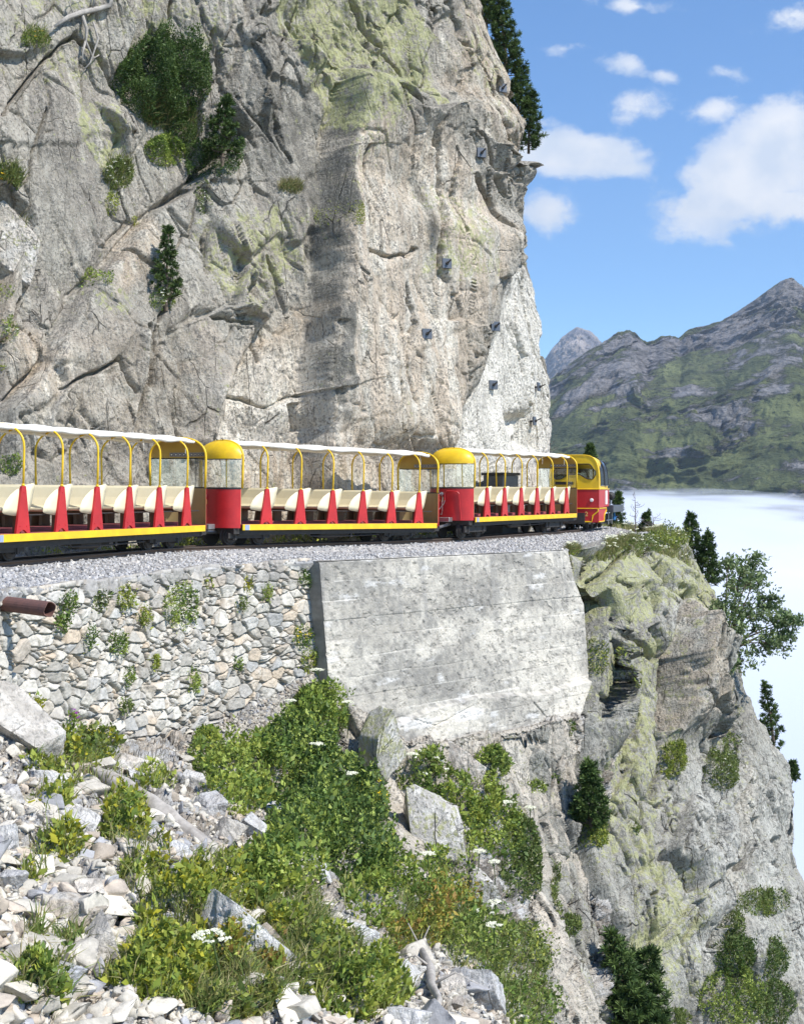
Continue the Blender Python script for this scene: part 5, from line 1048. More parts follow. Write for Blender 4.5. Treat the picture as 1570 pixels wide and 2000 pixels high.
BL = [(45,1440,190,120,'big pale slanted boulder against the foot of the stone wall at the left edge',35,(.62,.58,.52)),(258,1495,125,62,'flat brownish boulder with a bright top just below the stone wall',8,(.60,.54,.46)),
 (200,1845,98,112,'tall block of grey rock with sharp edges, largest of the lower left boulders',25,(.55,.52,.47)),(160,1780,112,72,'wide brown-stained boulder directly above the tall grey block',10,(.50,.44,.36)),
 (160,1730,96,34,'long flat slab resting on top of the brown-stained boulder',6,(.64,.58,.5)),(125,1815,62,60,'pale squarish rock left of the tall grey block',-15,(.64,.63,.62)),(75,1790,60,48,'cream coloured rock at the left of the brown-stained boulder',0,(.66,.58,.48)),
 (25,1560,62,54,'rounded grey rock on the left edge under the yellow-green weeds',20,(.58,.57,.56)),(20,1640,60,70,'white angular rock at the left edge beside the leafy weeds',40,(.66,.65,.64)),(120,1550,160,60,'long white slab tilted down the slope above the yellow weeds',38,(.66,.65,.63)),
 (150,1620,92,66,'pale layered rock between the two groups of yellow weeds',22,(.62,.60,.57)),(25,1720,58,56,'grey corner-shaped rock on the left edge in the middle of the scree',10,(.58,.57,.56)),(30,1915,110,62,'cream slab at the lower left edge of the scree',15,(.68,.62,.52)),
 (120,1910,88,72,'bluish white rock at the bottom, between two leafy plants',-30,(.62,.63,.65)),(165,1960,60,70,'white upright rock at the bottom beside the leafy plant',50,(.64,.63,.61)),(60,1870,60,44,'small grey-white rock near the lower left grass tuft',0,(.6,.6,.6)),
 (410,1580,70,64,'smooth grey rock at the edge of the dark green thicket, above the log',28,(.55,.54,.53)),(450,1618,72,42,'brownish block under the smooth grey rock at the thicket edge',12,(.50,.47,.42)),(500,1620,76,44,'white wedge of rock pointing under the dark green thicket',33,(.66,.66,.65)),
 (375,1530,60,46,'pale rock between the log and the bare gravel gully',18,(.60,.58,.55)),(290,1530,96,36,'white flat slab lying above the upper end of the log',30,(.67,.66,.64)),(345,1665,66,40,'white block just below the middle of the log',15,(.66,.66,.66)),
 (390,1690,62,38,'grey-white block below the lower end of the log',22,(.62,.62,.62)),(480,1830,210,80,'long smooth white slab slanting down the middle of the scree',36,(.68,.67,.65)),(700,1830,110,46,'white slab beside the orange-tinged bushes',22,(.66,.66,.65)),
 (745,1870,54,40,'small rounded pale rock right of the orange-tinged bushes',0,(.62,.57,.5)),(800,1900,60,44,'pointed white rock next to the dead branch',20,(.66,.63,.58)),(780,1920,96,76,'broad white rock with a flat face left of the dead branch',-20,(.66,.65,.63)),
 (935,1950,120,110,'large grey boulder at the bottom centre, right of the dead branch',8,(.52,.52,.52)),(880,1930,58,42,'small cream rock between the dead branch and the large grey boulder',0,(.6,.55,.48)),(885,1960,52,32,'brown wedge of rock wedged left of the large grey boulder',10,(.42,.37,.32)),
 (810,1990,90,60,'white boulder cut by the bottom edge, left of the large grey boulder',20,(.66,.65,.64)),(540,1590,60,40,'white stone hidden at the foot of the dark green thicket',25,(.64,.64,.63)),(620,1700,70,40,'white rock showing between the thicket and the lower bushes',30,(.64,.64,.64))]
for i, (x, y, w_, h_, lb, rt, cl) in enumerate(BL): boulder('boulder', SLOPE, x, y, w_, h_, lb, 100+i, cl, 0, .2, rot=rt, group=BG, cuts=8 if i != 2 else 7)
boulder('rock_tower', SLOPE, 742, 1475, 96, 150, 'split upright block of lichen-covered rock at the foot of the concrete wall', 201, (.44,.42,.37), .9, .1, 1., 9, rot=6, fwd=.1, cat='rock')
boulder('rock_outcrop', SLOPE, 835, 1640, 120, 230, 'big grey and yellow lichen-covered rock standing among the green bushes', 202, (.46,.44,.41), .75, .15, .8, 9, rot=-8, fwd=.05, cat='rock')
boulder('rock_outcrop', SLOPE, 905, 1500, 90, 130, 'pale pinkish rock face just below the middle of the concrete wall', 204, (.52,.46,.40), .15, .2, .6, 8, rot=-25, cat='rock')
boulder('rock_outcrop', SLOPE, 940, 1740, 80, 80, 'rounded grey rock with white flowers around it, right of the lichen-covered rock', 205, (.48,.46,.42), .5, .2, .7, 9, cat='rock')
boulder('boulder', CLIFF, 10, 470, 150, 190, 'lichen-topped boulder bulging from the cliff at the left edge', 208, (.46,.42,.36), .5, .5, .5, 9, rot=10, cat='rock', keep=.6)
# driftwood-grey log, dead branch, dead root
def branchy(name, path, rad, twigs, mat, label, cat, seed, sheet=None):
    m = MB(); m.tube(path, rad, 16)
    for tp, trd in twigs: m.tube(tp, trd, 6)
    V = np.array(m.v); ax0 = np.array(path[-1])-np.array(path[0]); ax0 = ax0/np.linalg.norm(ax0); n_ = fbm((V-(V@ax0)[:, None]*ax0*.88)*26, 3, seed)*2.2; V = V*(1)+np.stack([n_, -n_, n_], -1)*max(rad)*.16
    o = mk(name, V, m.f, mat, smoothf=True); return tag(o, label, cat)
def pth(sheet, pts, lift):
    return [sheet.at(x, y)[0]+np.array([0, -lift, lift*1.0]) for x, y in pts]
lp = pth(SLOPE, [(182,1510),(240,1548),(300,1590),(350,1622),(400,1652),(450,1690)], .06)
lp = [lp[0]+(lp[-1]-lp[0])*f_+np.array([0, 0, .03*math.sin(f_*5)]) for f_ in np.linspace(0, 1, 26)]
branchy('log', lp, [float(x) for x in np.interp(np.linspace(0, 1, 26), [0, .1, .5, .85, 1], [.03, .075, .10, .08, .02])], [], GREYWOOD, 'weathered grey log lying down the scree slope', 'log', 3)
lp = pth(SLOPE, [(822,1860),(838,1900),(842,1935),(858,1965),(850,2000)], .10)
tw = [([lp[1], lp[1]+np.array([-.15,0,.12]), lp[1]+np.array([-.25,0,.08])], [.015,.01,.005]), ([lp[2], lp[2]+np.array([.22,0,.12]), lp[2]+np.array([.42,-.02,.02])], [.014,.01,.005]), ([lp[2], lp[2]+np.array([.1,0,-.3]), lp[2]+np.array([.25,0,-.5])], [.014,.009,.005]), ([lp[3], lp[3]+np.array([-.25,0,-.2])], [.013,.005]), ([lp[0], lp[0]+np.array([-.12,0,.25])], [.013,.005]), ([lp[0], lp[0]+np.array([.1,0,.22])], [.013,.005])]
branchy('dead_branch', lp, [.03,.045,.04,.03,.02], tw, GREYWOOD, 'bare grey dead branch propped on the white rocks at the bottom', 'branch', 4)
rp_ = lambda pts, l=.12: pth(CLIFF, pts, l)
lp = rp_([(112,68),(140,48),(165,42),(200,34),(222,26),(226,0),(215,-30),(205,-60)])
tw = [(rp_([(165,42),(175,70),(172,95),(188,130),(196,125)]), [.035,.03,.025,.02,.012]), (rp_([(172,95),(165,120),(168,150)]), [.025,.018,.01]), (rp_([(188,60),(195,95),(182,140),(170,152)]), [.02,.022,.016,.01]), (rp_([(185,38),(188,10),(190,-10),(240,-20),(258,30)]), [.025,.02,.016,.014,.008]), (rp_([(150,45),(140,20),(150,5),(170,0)]), [.014,.012,.01,.006]), (rp_([(112,68),(100,80)]), [.02,.008])]
branchy('dead_root', lp, [.025,.045,.05,.05,.045,.04,.04,.03], tw, GREYWOOD, 'bleached grey gnarled root hanging over the cliff at the top left', 'dead root', 5)

# ---- leaves
GREENS = dict(bush=[(.12,.19,.04),(.21,.29,.055),(.32,.39,.08)], dark=[(.055,.10,.024),(.075,.13,.032),(.11,.17,.045)], lime=[(.20,.26,.045),(.38,.40,.07),(.29,.34,.055)], yellow=[(.38,.36,.03),(.26,.30,.04),(.16,.23,.04)], grass=[(.20,.25,.07),(.30,.30,.10),(.14,.20,.05)],
 moss=[(.13,.18,.045),(.21,.25,.07),(.10,.14,.04)], rust=[(.30,.19,.05),(.22,.24,.05),(.36,.28,.05)], rowan=[(.19,.25,.11),(.26,.32,.15),(.13,.19,.07)], straw=[(.38,.33,.17),(.30,.28,.12),(.22,.24,.09)], pine=[(.045,.08,.024),(.065,.11,.03),(.11,.165,.045)])
def leaves(P, N, size, rng, pal, aspect=.5, fold=.25, up=.5, spread=1.):
    """leaf blades: four-vertex folded diamonds, with the colour varied blade by blade"""
    n = len(P); d = rng.normal(size=(n, 3))*spread+N*.6+np.array([0, 0, up]); d /= np.linalg.norm(d, axis=1, keepdims=True)
    s = np.cross(d, rng.normal(size=(n, 3))); s /= np.linalg.norm(s, axis=1, keepdims=True); u = np.cross(s, d)
    L = size*rng.uniform(.55, 1.25, (n, 1))*np.where(rng.rand(n, 1) > .86, 1.7, 1.); w = L*aspect*.5
    V = np.stack([P, P+d*L*.45+s*w+u*w*fold, P+d*L, P+d*L*.45-s*w+u*w*fold], 1)
    b = np.arange(n)[:, None]*4; Fc = np.concatenate([b+np.array([[0, 1, 2]]), b+np.array([[0, 2, 3]])], 0)
    pal = np.array(GREENS[pal]); cl = fbm(P*4.0, 2, 77); k = np.clip((cl*1.2+.5+rng.normal(0, .28, n))*(len(pal)), 0, len(pal)-1).astype(int)
    c = pal[k]*rng.uniform(.75, 1.25, (n, 1)); return V.reshape(-1, 3), Fc, np.repeat(c, 4, 0)
def blades(P, N, length, rng, pal, width=.012, droop=.4):
    n = len(P); d = rng.normal(size=(n, 3))*.45+N*.5+np.array([0, 0, 1.]); d /= np.linalg.norm(d, axis=1, keepdims=True); L = length*rng.uniform(.5, 1.3, (n, 1))
    s = np.cross(d, rng.normal(size=(n, 3))); s /= np.linalg.norm(s, axis=1, keepdims=True); mid = P+d*L*.55; tip = P+d*L+np.stack([d[:, 0], d[:, 1], -0*d[:, 2]], -1)*L*.3-np.array([0, 0, 1])*L*droop*.5
    V = np.stack([P-s*width*.5, P+s*width*.5, mid+s*width*.4, tip, mid-s*width*.4], 1); b = np.arange(n)[:, None]*5
    Fc = np.concatenate([b+np.array([[0, 1, 2]]), b+np.array([[0, 2, 4]]), b+np.array([[4, 2, 3]])], 0); pal = np.array(GREENS[pal]); c = pal[rng.randint(0, len(pal), n)]*rng.uniform(.75, 1.3, (n, 1))
    return V.reshape(-1, 3), Fc, np.repeat(c, 5, 0)
def join(parts):
    b = 0; Vs, Fs, Cs = [], [], []
    for V, Fc, c in parts: Vs.append(V); Fs.append(Fc+b); Cs.append(c); b += len(V)
    return np.concatenate(Vs), np.concatenate(Fs), np.concatenate(Cs)
def flowers(P, r, rng, col, k=7):
    """small clusters of petals"""
    n = len(P); Q = np.repeat(P, k, 0)+rng.normal(0, r*.45, (n*k, 3))*np.array([1, 1, .35]); d = rng.normal(size=(n*k, 3))*.35+np.array([0, -.5, .9]); d /= np.linalg.norm(d, axis=1, keepdims=True)
    s = np.cross(d, rng.normal(size=d.shape)); s /= np.linalg.norm(s, axis=1, keepdims=True); u = np.cross(s, d); w = r*.38
    V = np.stack([Q-s*w, Q-u*w, Q+s*w, Q+u*w], 1).reshape(-1, 3); b = np.arange(n*k)[:, None]*4; Fc = np.concatenate([b+np.array([[0, 1, 2]]), b+np.array([[0, 2, 3]])], 0)
    return V, Fc, np.repeat(np.array([col])*rng.uniform(.85, 1.1, (n*k, 1)), 4, 0)
def blob_points(sheet, px, py, rx, ry, H, n, rng, hang=0., lumps=5):
    a = rng.uniform(0, 2*math.pi, n); rr = rng.rand(n)**.55; qx = px+rx*rr*np.cos(a); qy = py+ry*rr*np.sin(a)
    q, nn = sheet.many(qx, qy) if sheet is not None else wall_many(qx, qy)
    lump = np.clip(.62+.95*fbm(q*lumps/1.5, 2, int(px)), .12, 1.3); dome = np.sqrt(np.clip(1-rr**2.2, 0, 1)); ht = H*dome*lump*(1-rng.rand(n)**2.2*.9)
    out = nn*.75+np.array([0, -.25, .45]); out /= np.linalg.norm(out, axis=1, keepdims=True); return q+out*ht[:, None]-np.array([0, 0, 1])*hang*rng.rand(n)[:, None], out, dome
def wall_many(qx, qy):
    P_ = []; N_ = []
    for a, b in zip(qx, qy): p_, n_ = wall_at_fast(a, b); P_.append(p_); N_.append(n_)
    return np.array(P_), np.array(N_)
_wx, _wy = WPX[::6, ::6], WPY[::6, ::6]
def wall_at_fast(x, y):
    i = np.argmin((_wx-x)**2+(_wy-y)**2); r, c = divmod(i, _wx.shape[1]); return WALL[r*6, c*6], WN[c*6]
def plant(name, sheet, px, py, rx, ry, H, n, pal, label, cat='bush', leaf=.05, kind=None, group=None, grass=0, glen=.25, gp='grass', fl=0, flc=(.80,.80,.68), flr=.03, hang=0., aspect=.5, pal2=None, seed=None, thin=0, stems=True, up=.4):
    rng = np.random.RandomState(seed or int(px*7+py)); parts = []
    if n:
        q, o_, dm = blob_points(sheet, px, py, rx, ry, H, n, rng, hang)
        if thin: kp = fbm(q*3.2, 3, 21)+rng.normal(0, .08, len(q)) > thin-.25; q, o_ = q[kp], o_[kp]; n = len(q)
        k = int(n*.65) if pal2 else n; parts.append(leaves(q[:k], o_[:k], leaf, rng, pal, aspect, up=up))
        if pal2: parts.append(leaves(q[k:], o_[k:], leaf, rng, pal2, aspect, up=up))
    if grass:
        q, o_, dm = blob_points(sheet, px, py, rx, ry, H*.3, grass, rng); parts.append(blades(q, o_, glen, rng, gp)); parts.append(blades(q[::4], o_[::4], glen*1.3, rng, 'straw', .008))
    V, Fc, c = join(parts); root = mk(name, V, Fc, LEAF, None, col=c)
    if label: tag(root, label, cat, group, kind)
    else: tag(root, kind=kind)
    if fl:
        q, o_, dm = blob_points(sheet, px, py, rx, ry, H*1.15, fl*3, rng); q = q[np.argsort(-dm+rng.rand(len(dm))*.8)][:fl]; V, Fc, c = flowers(q, flr, rng, flc); mk('flowers', V, Fc, LEAF, root, col=c)
    return root
# cliff plants
plant('alpine_rose_bush', CLIFF, 320, 158, 92, 84, 1.1, 30000, 'dark', 'large dark green domed bush high on the cliff, biggest plant on the rock face', leaf=.045, aspect=.45)
plant('alpine_rose_bush', CLIFF, 372, 245, 42, 40, .45, 3600, 'dark', 'dark bush joined to the underside of the large domed bush', leaf=.04, grass=160, gp='straw', glen=.3)
plant('alpine_rose_bush', CLIFF, 335, 285, 42, 28, .4, 3600, 'bush', 'mid green low bush between the domed bush and the pine bush', leaf=.04)
plant('alpine_rose_bush', CLIFF, 425, 305, 48, 44, .5, 5000, 'dark', 'dark green bush at the foot of the little pine on the cliff ledge', leaf=.04)
plant('grass_tuft', CLIFF, 320, 215, 40, 34, .3, 300, 'grass', 'tuft of yellowish grass hanging below the large domed bush', 'grass tuft', grass=700, glen=.35, gp='straw')
plant('flowering_plant', CLIFF, 240, 335, 32, 28, .35, 1500, 'moss', 'cushion of plants with white flowers on the ledge left of the bushes', 'plant', leaf=.04, grass=300, fl=45)
plant('plant_strip', CLIFF, 234, 385, 14, 28, .15, 500, 'lime', 'narrow strip of bright green leaves under the cushion with white flowers', 'plant', leaf=.035, fl=8)
plant('flowering_plant', CLIFF, 397, 385, 14, 34, .15, 600, 'moss', 'white flowering strip of plants below the dark pine bush', 'plant', leaf=.035, fl=26)
plant('flowering_plant', CLIFF, 308, 592, 26, 20, .22, 900, 'bush', 'small plant with white flowers at the foot of the lone little pine', 'plant', leaf=.035, fl=34)
plant('grass_tuft', CLIFF, 548, 375, 22, 14, .18, 150, 'moss', 'brownish grass tuft on the rounded grey rock beside the tan face', 'grass tuft', grass=330, glen=.18, gp='straw')
plant('moss_clump', CLIFF, 612, 438, 16, 24, .22, 900, 'lime', 'bright green moss wedged in the tall crack left of the tan face', 'moss', leaf=.03)
plant('grass_tuft', CLIFF, 18, 345, 36, 30, .3, 700, 'moss', 'green grass with yellow flowers on top of the left edge boulder', 'grass tuft', grass=500, fl=6, flc=(.85,.55,.02), flr=.035)
plant('grass_tuft', CLIFF, 50, 425, 20, 24, .2, 300, 'moss', 'grass tuft hanging on the right side of the left edge boulder', 'grass tuft', grass=260)
plant('fern_tuft', CLIFF, 196, 538, 18, 22, .2, 500, 'bush', 'small green tuft growing in the diagonal crack of the cliff', 'plant', leaf=.04)
plant('moss_clump', CLIFF, 38, 550, 10, 24, .15, 400, 'bush', 'small green clump in the dark crack at the left side of the cliff', 'plant', leaf=.035)
plant('flowering_plant', CLIFF, 42, 632, 15, 26, .2, 600, 'bush', 'green plant with white flowers low in the left crack of the cliff', 'plant', leaf=.035, fl=20)
plant('flowering_plant', CLIFF, 6, 640, 20, 40, .22, 900, 'bush', 'white flowering plant cut by the left edge of the photo', 'plant', leaf=.035, fl=30)
plant('moss_clump', CLIFF, 38, 704, 8, 9, .1, 160, 'lime', 'tiny green tuft low on the left side of the cliff', 'plant', leaf=.03)
plant('grass_tuft', CLIFF, 70, 78, 32, 18, .2, 700, 'bush', 'green ledge plants with small yellow flowers near the dead root', 'plant', leaf=.035, grass=200, fl=6, flc=(.85,.55,.02))
plant('moss_clump', CLIFF, 285, 420, 12, 8, .08, 160, 'lime', 'small patch of moss beside the long diagonal crack', 'moss', leaf=.03)
plant('alpine_rose_bush', CLIFF, 10, 840, 10, 30, .2, 300, 'moss', 'little bush on the cliff foot at the left edge, just above the canopy', leaf=.035)
plant('fern_tuft', CLIFF, 35, 905, 14, 20, .2, 500, 'bush', 'green fern seen through the first arches of the nearest carriage', 'fern', leaf=.04)
def bedp(px, py, n, rx, ry, rng): return None
# small greenery along the foot of the cliff, behind the train
rng = np.random.RandomState(5); parts = []; P_ = []
FTS = spl(resamp(FT, 40), 400)
i_ = rng.randint(60, 330, 9000); w_ = smooth(-.25, .15, fbm(FTS[i_]*1.2, 2, 3))*.35; P_ = FTS[i_]+np.stack([rng.uniform(-.1, .75, 9000)*.6, -rng.uniform(-.1, .75, 9000)*.8, rng.rand(9000)*w_+.0], -1); P_ = P_[w_ > .05]
V, Fc, c = join([leaves(P_, np.zeros_like(P_)+[0, 0, 1.], .055, rng, 'lime', .5), blades(P_[::3]*[1, 1, 1], np.zeros_like(P_[::3])+[0, 0, 1.], .16, rng, 'grass')]); o = mk('verge_plants', V, Fc, LEAF, col=c); tag(o, kind='stuff')
# wall weeds
WW = [(128,1178,13,22,'narrow green weed on the stone wall just right of the rusty pipe','bush',0),(116,1212,13,15,'small leafy tuft on the stone wall below the mouth of the rusty pipe','bush',0),(195,1168,14,17,'pale flowering weed in the upper joints of the stone wall','moss',10),(244,1162,17,24,'round bright green weed near the top of the stone wall','lime',0),
 (352,1180,36,42,'largest weed on the stone wall, green with many white flowers','bush',60),(280,1200,14,20,'light green drooping weed left of the largest wall plant','lime',0),(170,1243,8,18,'thin dark weed in the middle of the stone wall, left part','bush',0),(228,1255,18,22,'leafy green weed in the middle of the stone wall','bush',0),
 (405,1133,8,8,'tiny green tuft close to the top edge of the stone wall','lime',0),(484,1140,8,14,'yellowish weed under the top edge of the stone wall','yellow',0),(520,1155,9,18,'slim dark green weed in the right part of the stone wall','bush',0),(470,1178,9,14,'small green tuft left of the slim dark weed on the wall','moss',0),
 (596,1128,16,17,'round weed with white flowers at the top corner beside the concrete wall','bush',12),(590,1240,20,22,'weed with yellow flowers beside the shaded side of the concrete wall','bush',16),(604,1288,20,22,'bright green weed at the foot of the wall corner','lime',0),(246,1320,10,14,'small weed low on the stone wall at the centre left','bush',0),
 (242,1375,14,12,'weed with thin leaves low on the left part of the stone wall','moss',0),(376,1325,12,26,'weed standing in the lower joints of the stone wall near the gravel','bush',0),(462,1296,8,12,'tiny green tuft low on the right part of the wall','bush',0),(160,1435,12,22,'leafy green weed at the bottom of the stone wall, above the white slab','bush',0),
 (55,1375,20,18,'yellow-green weed at the wall foot near the left edge','yellow',0),(300,1290,12,14,'little green plant in the middle of the wall, below the leafy weed','lime',0),(134,1405,6,16,'weed with purple flowers low on the stone wall','bush',8)]
for (x, y, rx, ry, lb, pal, fl) in WW:
    flc = (.85,.62,.02) if 'yellow flowers' in lb else ((.30,.05,.35) if 'purple' in lb else (.80,.80,.68))
    plant('wall_weed', None, x, y, rx, ry, .16+rx*.002, int(26*rx*ry/20)+90, pal, lb, 'weed', leaf=.034, fl=fl, flc=flc, flr=.022, hang=.1, group='weeds rooted in the stone wall')
# thicket and slope bushes: one thing each
SB = [(620,1400,60,52,.55,4200,'bush','bush','green bush at the very top of the gully against the concrete wall'),(560,1500,90,80,.8,9000,'bush','dark','broad dense bush filling the left half of the gully under the concrete'),(470,1540,80,70,.7,6500,'bush','lime','mid green bush at the left side of the thicket beside the grey rocks'),
 (400,1480,32,46,.45,2000,'bush','lime','upright leafy bush standing alone on the edge of the gravel gully'),(640,1560,90,84,.8,9000,'dark','bush','dark leafy bush in the centre of the thicket'),(590,1640,84,66,.7,6500,'bush','dark','dense bush at the lower left of the thicket above the white rocks'),(700,1660,70,84,.7,6500,'dark','bush','deep green bush left of the big lichen-covered rock'),
 (720,1560,50,40,.5,2600,'bush','lime','small bush with yellow flowers under the split upright rock'),(740,1760,80,66,.6,6000,'bush','lime','green bush below the big lichen-covered rock'),(530,1740,88,66,.6,6500,'bush','lime','light green bush on the scree below the end of the log'),(560,1810,70,50,.5,4200,'lime','yellow','yellow-green bush at the lower edge of the scree bushes'),
 (850,1800,80,62,.55,5500,'bush','rust','bush with rust-tinged leaves right of the white rocks'),(800,1830,70,44,.45,3500,'rust','lime','orange-tinged bush above the dead branch'),(920,1850,74,66,.55,5500,'bush','moss','green bush with umbel flowers right of the rust-tinged bush'),(1000,1890,64,76,.5,5200,'moss','lime','bush with thin leaves at the foot of the crag, near the bottom'),
 (1010,1980,56,60,.5,4000,'bush','moss','bush at the bottom centre right of the large grey boulder'),(900,1560,70,56,.45,4500,'bush','lime','bushy patch between the pinkish rock and the lichen-covered rock'),(960,1620,56,60,.45,4200,'bush','lime','green patch in the middle of the crag foot, left of the creeping bush'),(1010,1680,46,90,.35,5600,'moss','dark','dense creeping bush carpeting the rock left of the crag'),
 (880,1680,40,60,.35,2600,'bush','lime','low bush squeezed right of the big lichen-covered rock'),(840,1500,50,34,.4,2600,'bush','moss','small flowering bush right of the split upright rock'),(960,1490,36,30,.35,1800,'bush','moss','round bush under the right half of the concrete wall'),(300,1540,40,28,.3,1500,'lime','yellow','yellow-green plant above the middle of the log'),
 (420,1760,90,52,.4,4200,'lime','yellow','sprawling yellow-green bush in the middle of the scree'),(240,1620,48,70,.35,3000,'yellow','lime','yellow-leaved bush left of the log'),(270,1740,50,60,.35,2600,'yellow','lime','yellow-leaved bush right of the long flat slab'),(100,1500,60,34,.3,2000,'lime','yellow','low yellow-green plant between the white slabs at the left'),(150,1480,80,34,.3,2300,'moss','yellow','strip of mixed weeds along the foot of the stone wall'),
 (95,1590,36,34,.3,1300,'lime','yellow','bright yellow-green plant on the left rocks'),(110,1680,50,30,.25,1300,'yellow','lime','thin yellow plant in the left middle of the scree'),(340,1830,90,70,.4,5200,'lime','yellow','wide leafy bush in the lower middle of the scree'),(300,1930,110,70,.45,7000,'lime','yellow','large yellow-green bush at the bottom left of centre'),
 (60,1960,70,50,.35,3200,'bush','lime','leafy green plant at the bottom left corner'),(130,1855,34,22,.22,900,'bush','lime','dark green tuft in front of the tall grey block'),(60,1845,26,18,.18,600,'bush','lime','small tuft left of the dark green tuft'),(600,1900,110,60,.4,6500,'lime','grass','long grassy bush on the lower slope'),(480,1900,80,60,.4,4800,'lime','rust','yellowish bush at the bottom centre left'),
 (440,1970,110,50,.35,6000,'grass','lime','mass of grass and leaves at the bottom centre'),(700,1960,100,56,.4,5500,'lime','bush','green bush at the bottom left of the broad white rock'),(160,1530,70,40,.25,1500,'lime','yellow','loose weeds growing over the long white slab'),(60,1720,24,20,.2,500,'lime','yellow','small yellow tuft above the grey corner-shaped rock')]
for (x, y, rx, ry, H, n, pa, pb, lb) in SB:
    near = smooth(1500, 1950, float(y)); lf = .062-.012*float(near); open_ = pa in ('lime', 'yellow', 'grass', 'rust') or y > 1780
    if x < 520 and y > 1450: n = int(n*.8)
    plant('bush', SLOPE, x, y, rx, ry, H, int(n*1.15), pa, lb, leaf=lf, aspect=.55, thin=.30 if open_ else .12, pal2=pb, grass=int(n*(.16 if open_ else .04))+(1500 if 'gras' in lb else 0), glen=.22, group='bushes on the slope below the line', fl=(10 if 'umbel' in lb or 'flower' in lb else 0), flr=.05, flc=(.85,.62,.02) if 'yellow flowers' in lb else (.80,.80,.68))
# umbels: white flower heads on stems
UM = [(430,1940,'largest white umbel, at the bottom left of centre'),(688,1570,'umbel in the middle of the dark thicket'),(620,1518,'umbel in the upper thicket left of the split rock'),(680,1425,'umbel beside the top of the split upright rock'),(575,1428,'umbel at the top left of the thicket'),(812,1523,'umbel right of the split upright rock'),(930,1716,'umbel above the rounded grey rock'),
 (965,1732,'umbel right of the rounded grey rock'),(838,1736,'umbel at the foot of the lichen-covered rock'),(982,1612,'umbel in the green patch at the crag foot'),(966,1820,'tall umbel near the crag foot, lower right'),(1030,1620,'umbel on the creeping bush'),(630,1365,'umbel against the lower edge of the concrete wall'),(960,1870,'umbel in the bush with thin leaves')]
for i, (x, y, d) in enumerate(UM):
    rng = np.random.RandomState(i+50); p, nn = SLOPE.at(x, y+14); top = p+np.array([rng.uniform(-.04, .04), -.45, .62]); r = .085 if i else .12
    root = empty('umbel_flower', tuple(p)); tag(root, 'white '+d if not d.startswith('largest') else d, 'flower', 'white umbel flowers on the slope')
    m = MB(); m.tube([(0, 0, 0), tuple((top-p)*.5+[.02, 0, 0]), tuple(top-p)], .008, 5)
    q = []
    for k in range(22):
        a = rng.uniform(0, 6.28); rr = r*math.sqrt(rng.rand()); e = (top-p)+np.array([rr*math.cos(a), rr*math.sin(a), .03-rr*rr*2]); q.append(e)
        if k < 9: m.tube([tuple(top-p-np.array([0, 0, .06])), tuple(e)], .003, 3)
    m.build('stem', BARKG, root); V, Fc, c = flowers(np.array(q), .026, rng, (.78,.78,.62), 8); mk('flower_head', V, Fc, LEAF, root, col=c)
# plants on the crag
CP = [(1300,1055,40,26,.45,2600,'lime','bush with yellow-green leaves on the rim of the crag'),(1250,1070,40,22,.3,1600,'moss','low flowering plants on the middle of the crag rim'),(1298,1488,22,36,.35,1900,'lime','round green plant in the crack halfway down the crag'),(1385,1510,26,46,.4,2600,'moss','grey-green bush right of the round plant, halfway down the crag'),
 (1148,1280,9,42,.2,1000,'lime','strip of green plants in the crack beside the concrete wall'),(1128,1318,14,14,.2,500,'lime','green plant at the notch in the right edge of the concrete wall'),(1124,1420,10,24,.18,500,'moss','plant hanging in the crack below the concrete wall'),(1148,1630,26,34,.3,1700,'lime','bright yellow-green bush under the conical pine'),
 (1102,1520,16,10,.15,400,'bush','small green tuft left above the conical pine'),(1050,1540,22,16,.2,700,'bush','flowering tuft on the rock under the concrete wall'),(1110,1808,24,22,.25,1200,'moss','cushion plant on the lichen rock at the lower crag'),(1095,1730,8,60,.12,700,'moss','strip of plants in the lower left crack of the crag'),
 (1425,1800,16,60,.3,1700,'moss','vertical strip of plants low in the right cleft of the crag'),(1430,1870,34,42,.45,3000,'dark','dark green bush at the lower right of the crag'),(1500,1760,60,26,.3,1600,'moss','grassy ledge at the right side of the crag'),(1520,1870,40,40,.4,2400,'dark','dark bush at the right edge near the bottom'),(1440,1950,70,60,.5,5200,'bush','large green bush in the bottom right corner of the crag'),
 (1530,1960,40,50,.4,3000,'dark','dark green shrub at the bottom right corner'),(1330,1990,40,20,.2,900,'moss','thin plants on the rock right of the pine bush'),(1240,1620,6,8,.1,90,'moss','tiny tuft in the middle of the crag face'),(1510,1760,14,26,.25,700,'bush','small dark tuft on the right ledge'),(1420,1450,18,40,.2,900,'moss','thin green streak below the overhang of the crag')]
for (x, y, rx, ry, H, n, pa, lb) in CP:
    plant('crag_plant', CRAG, x, y, rx, ry, H, n, pa, lb, 'plant', leaf=.05, pal2='moss', grass=n//12, glen=.2, gp='grass', fl=(24 if 'flower' in lb or 'grey-green' in lb else 0), flr=.03, group='plants rooted in the crag')
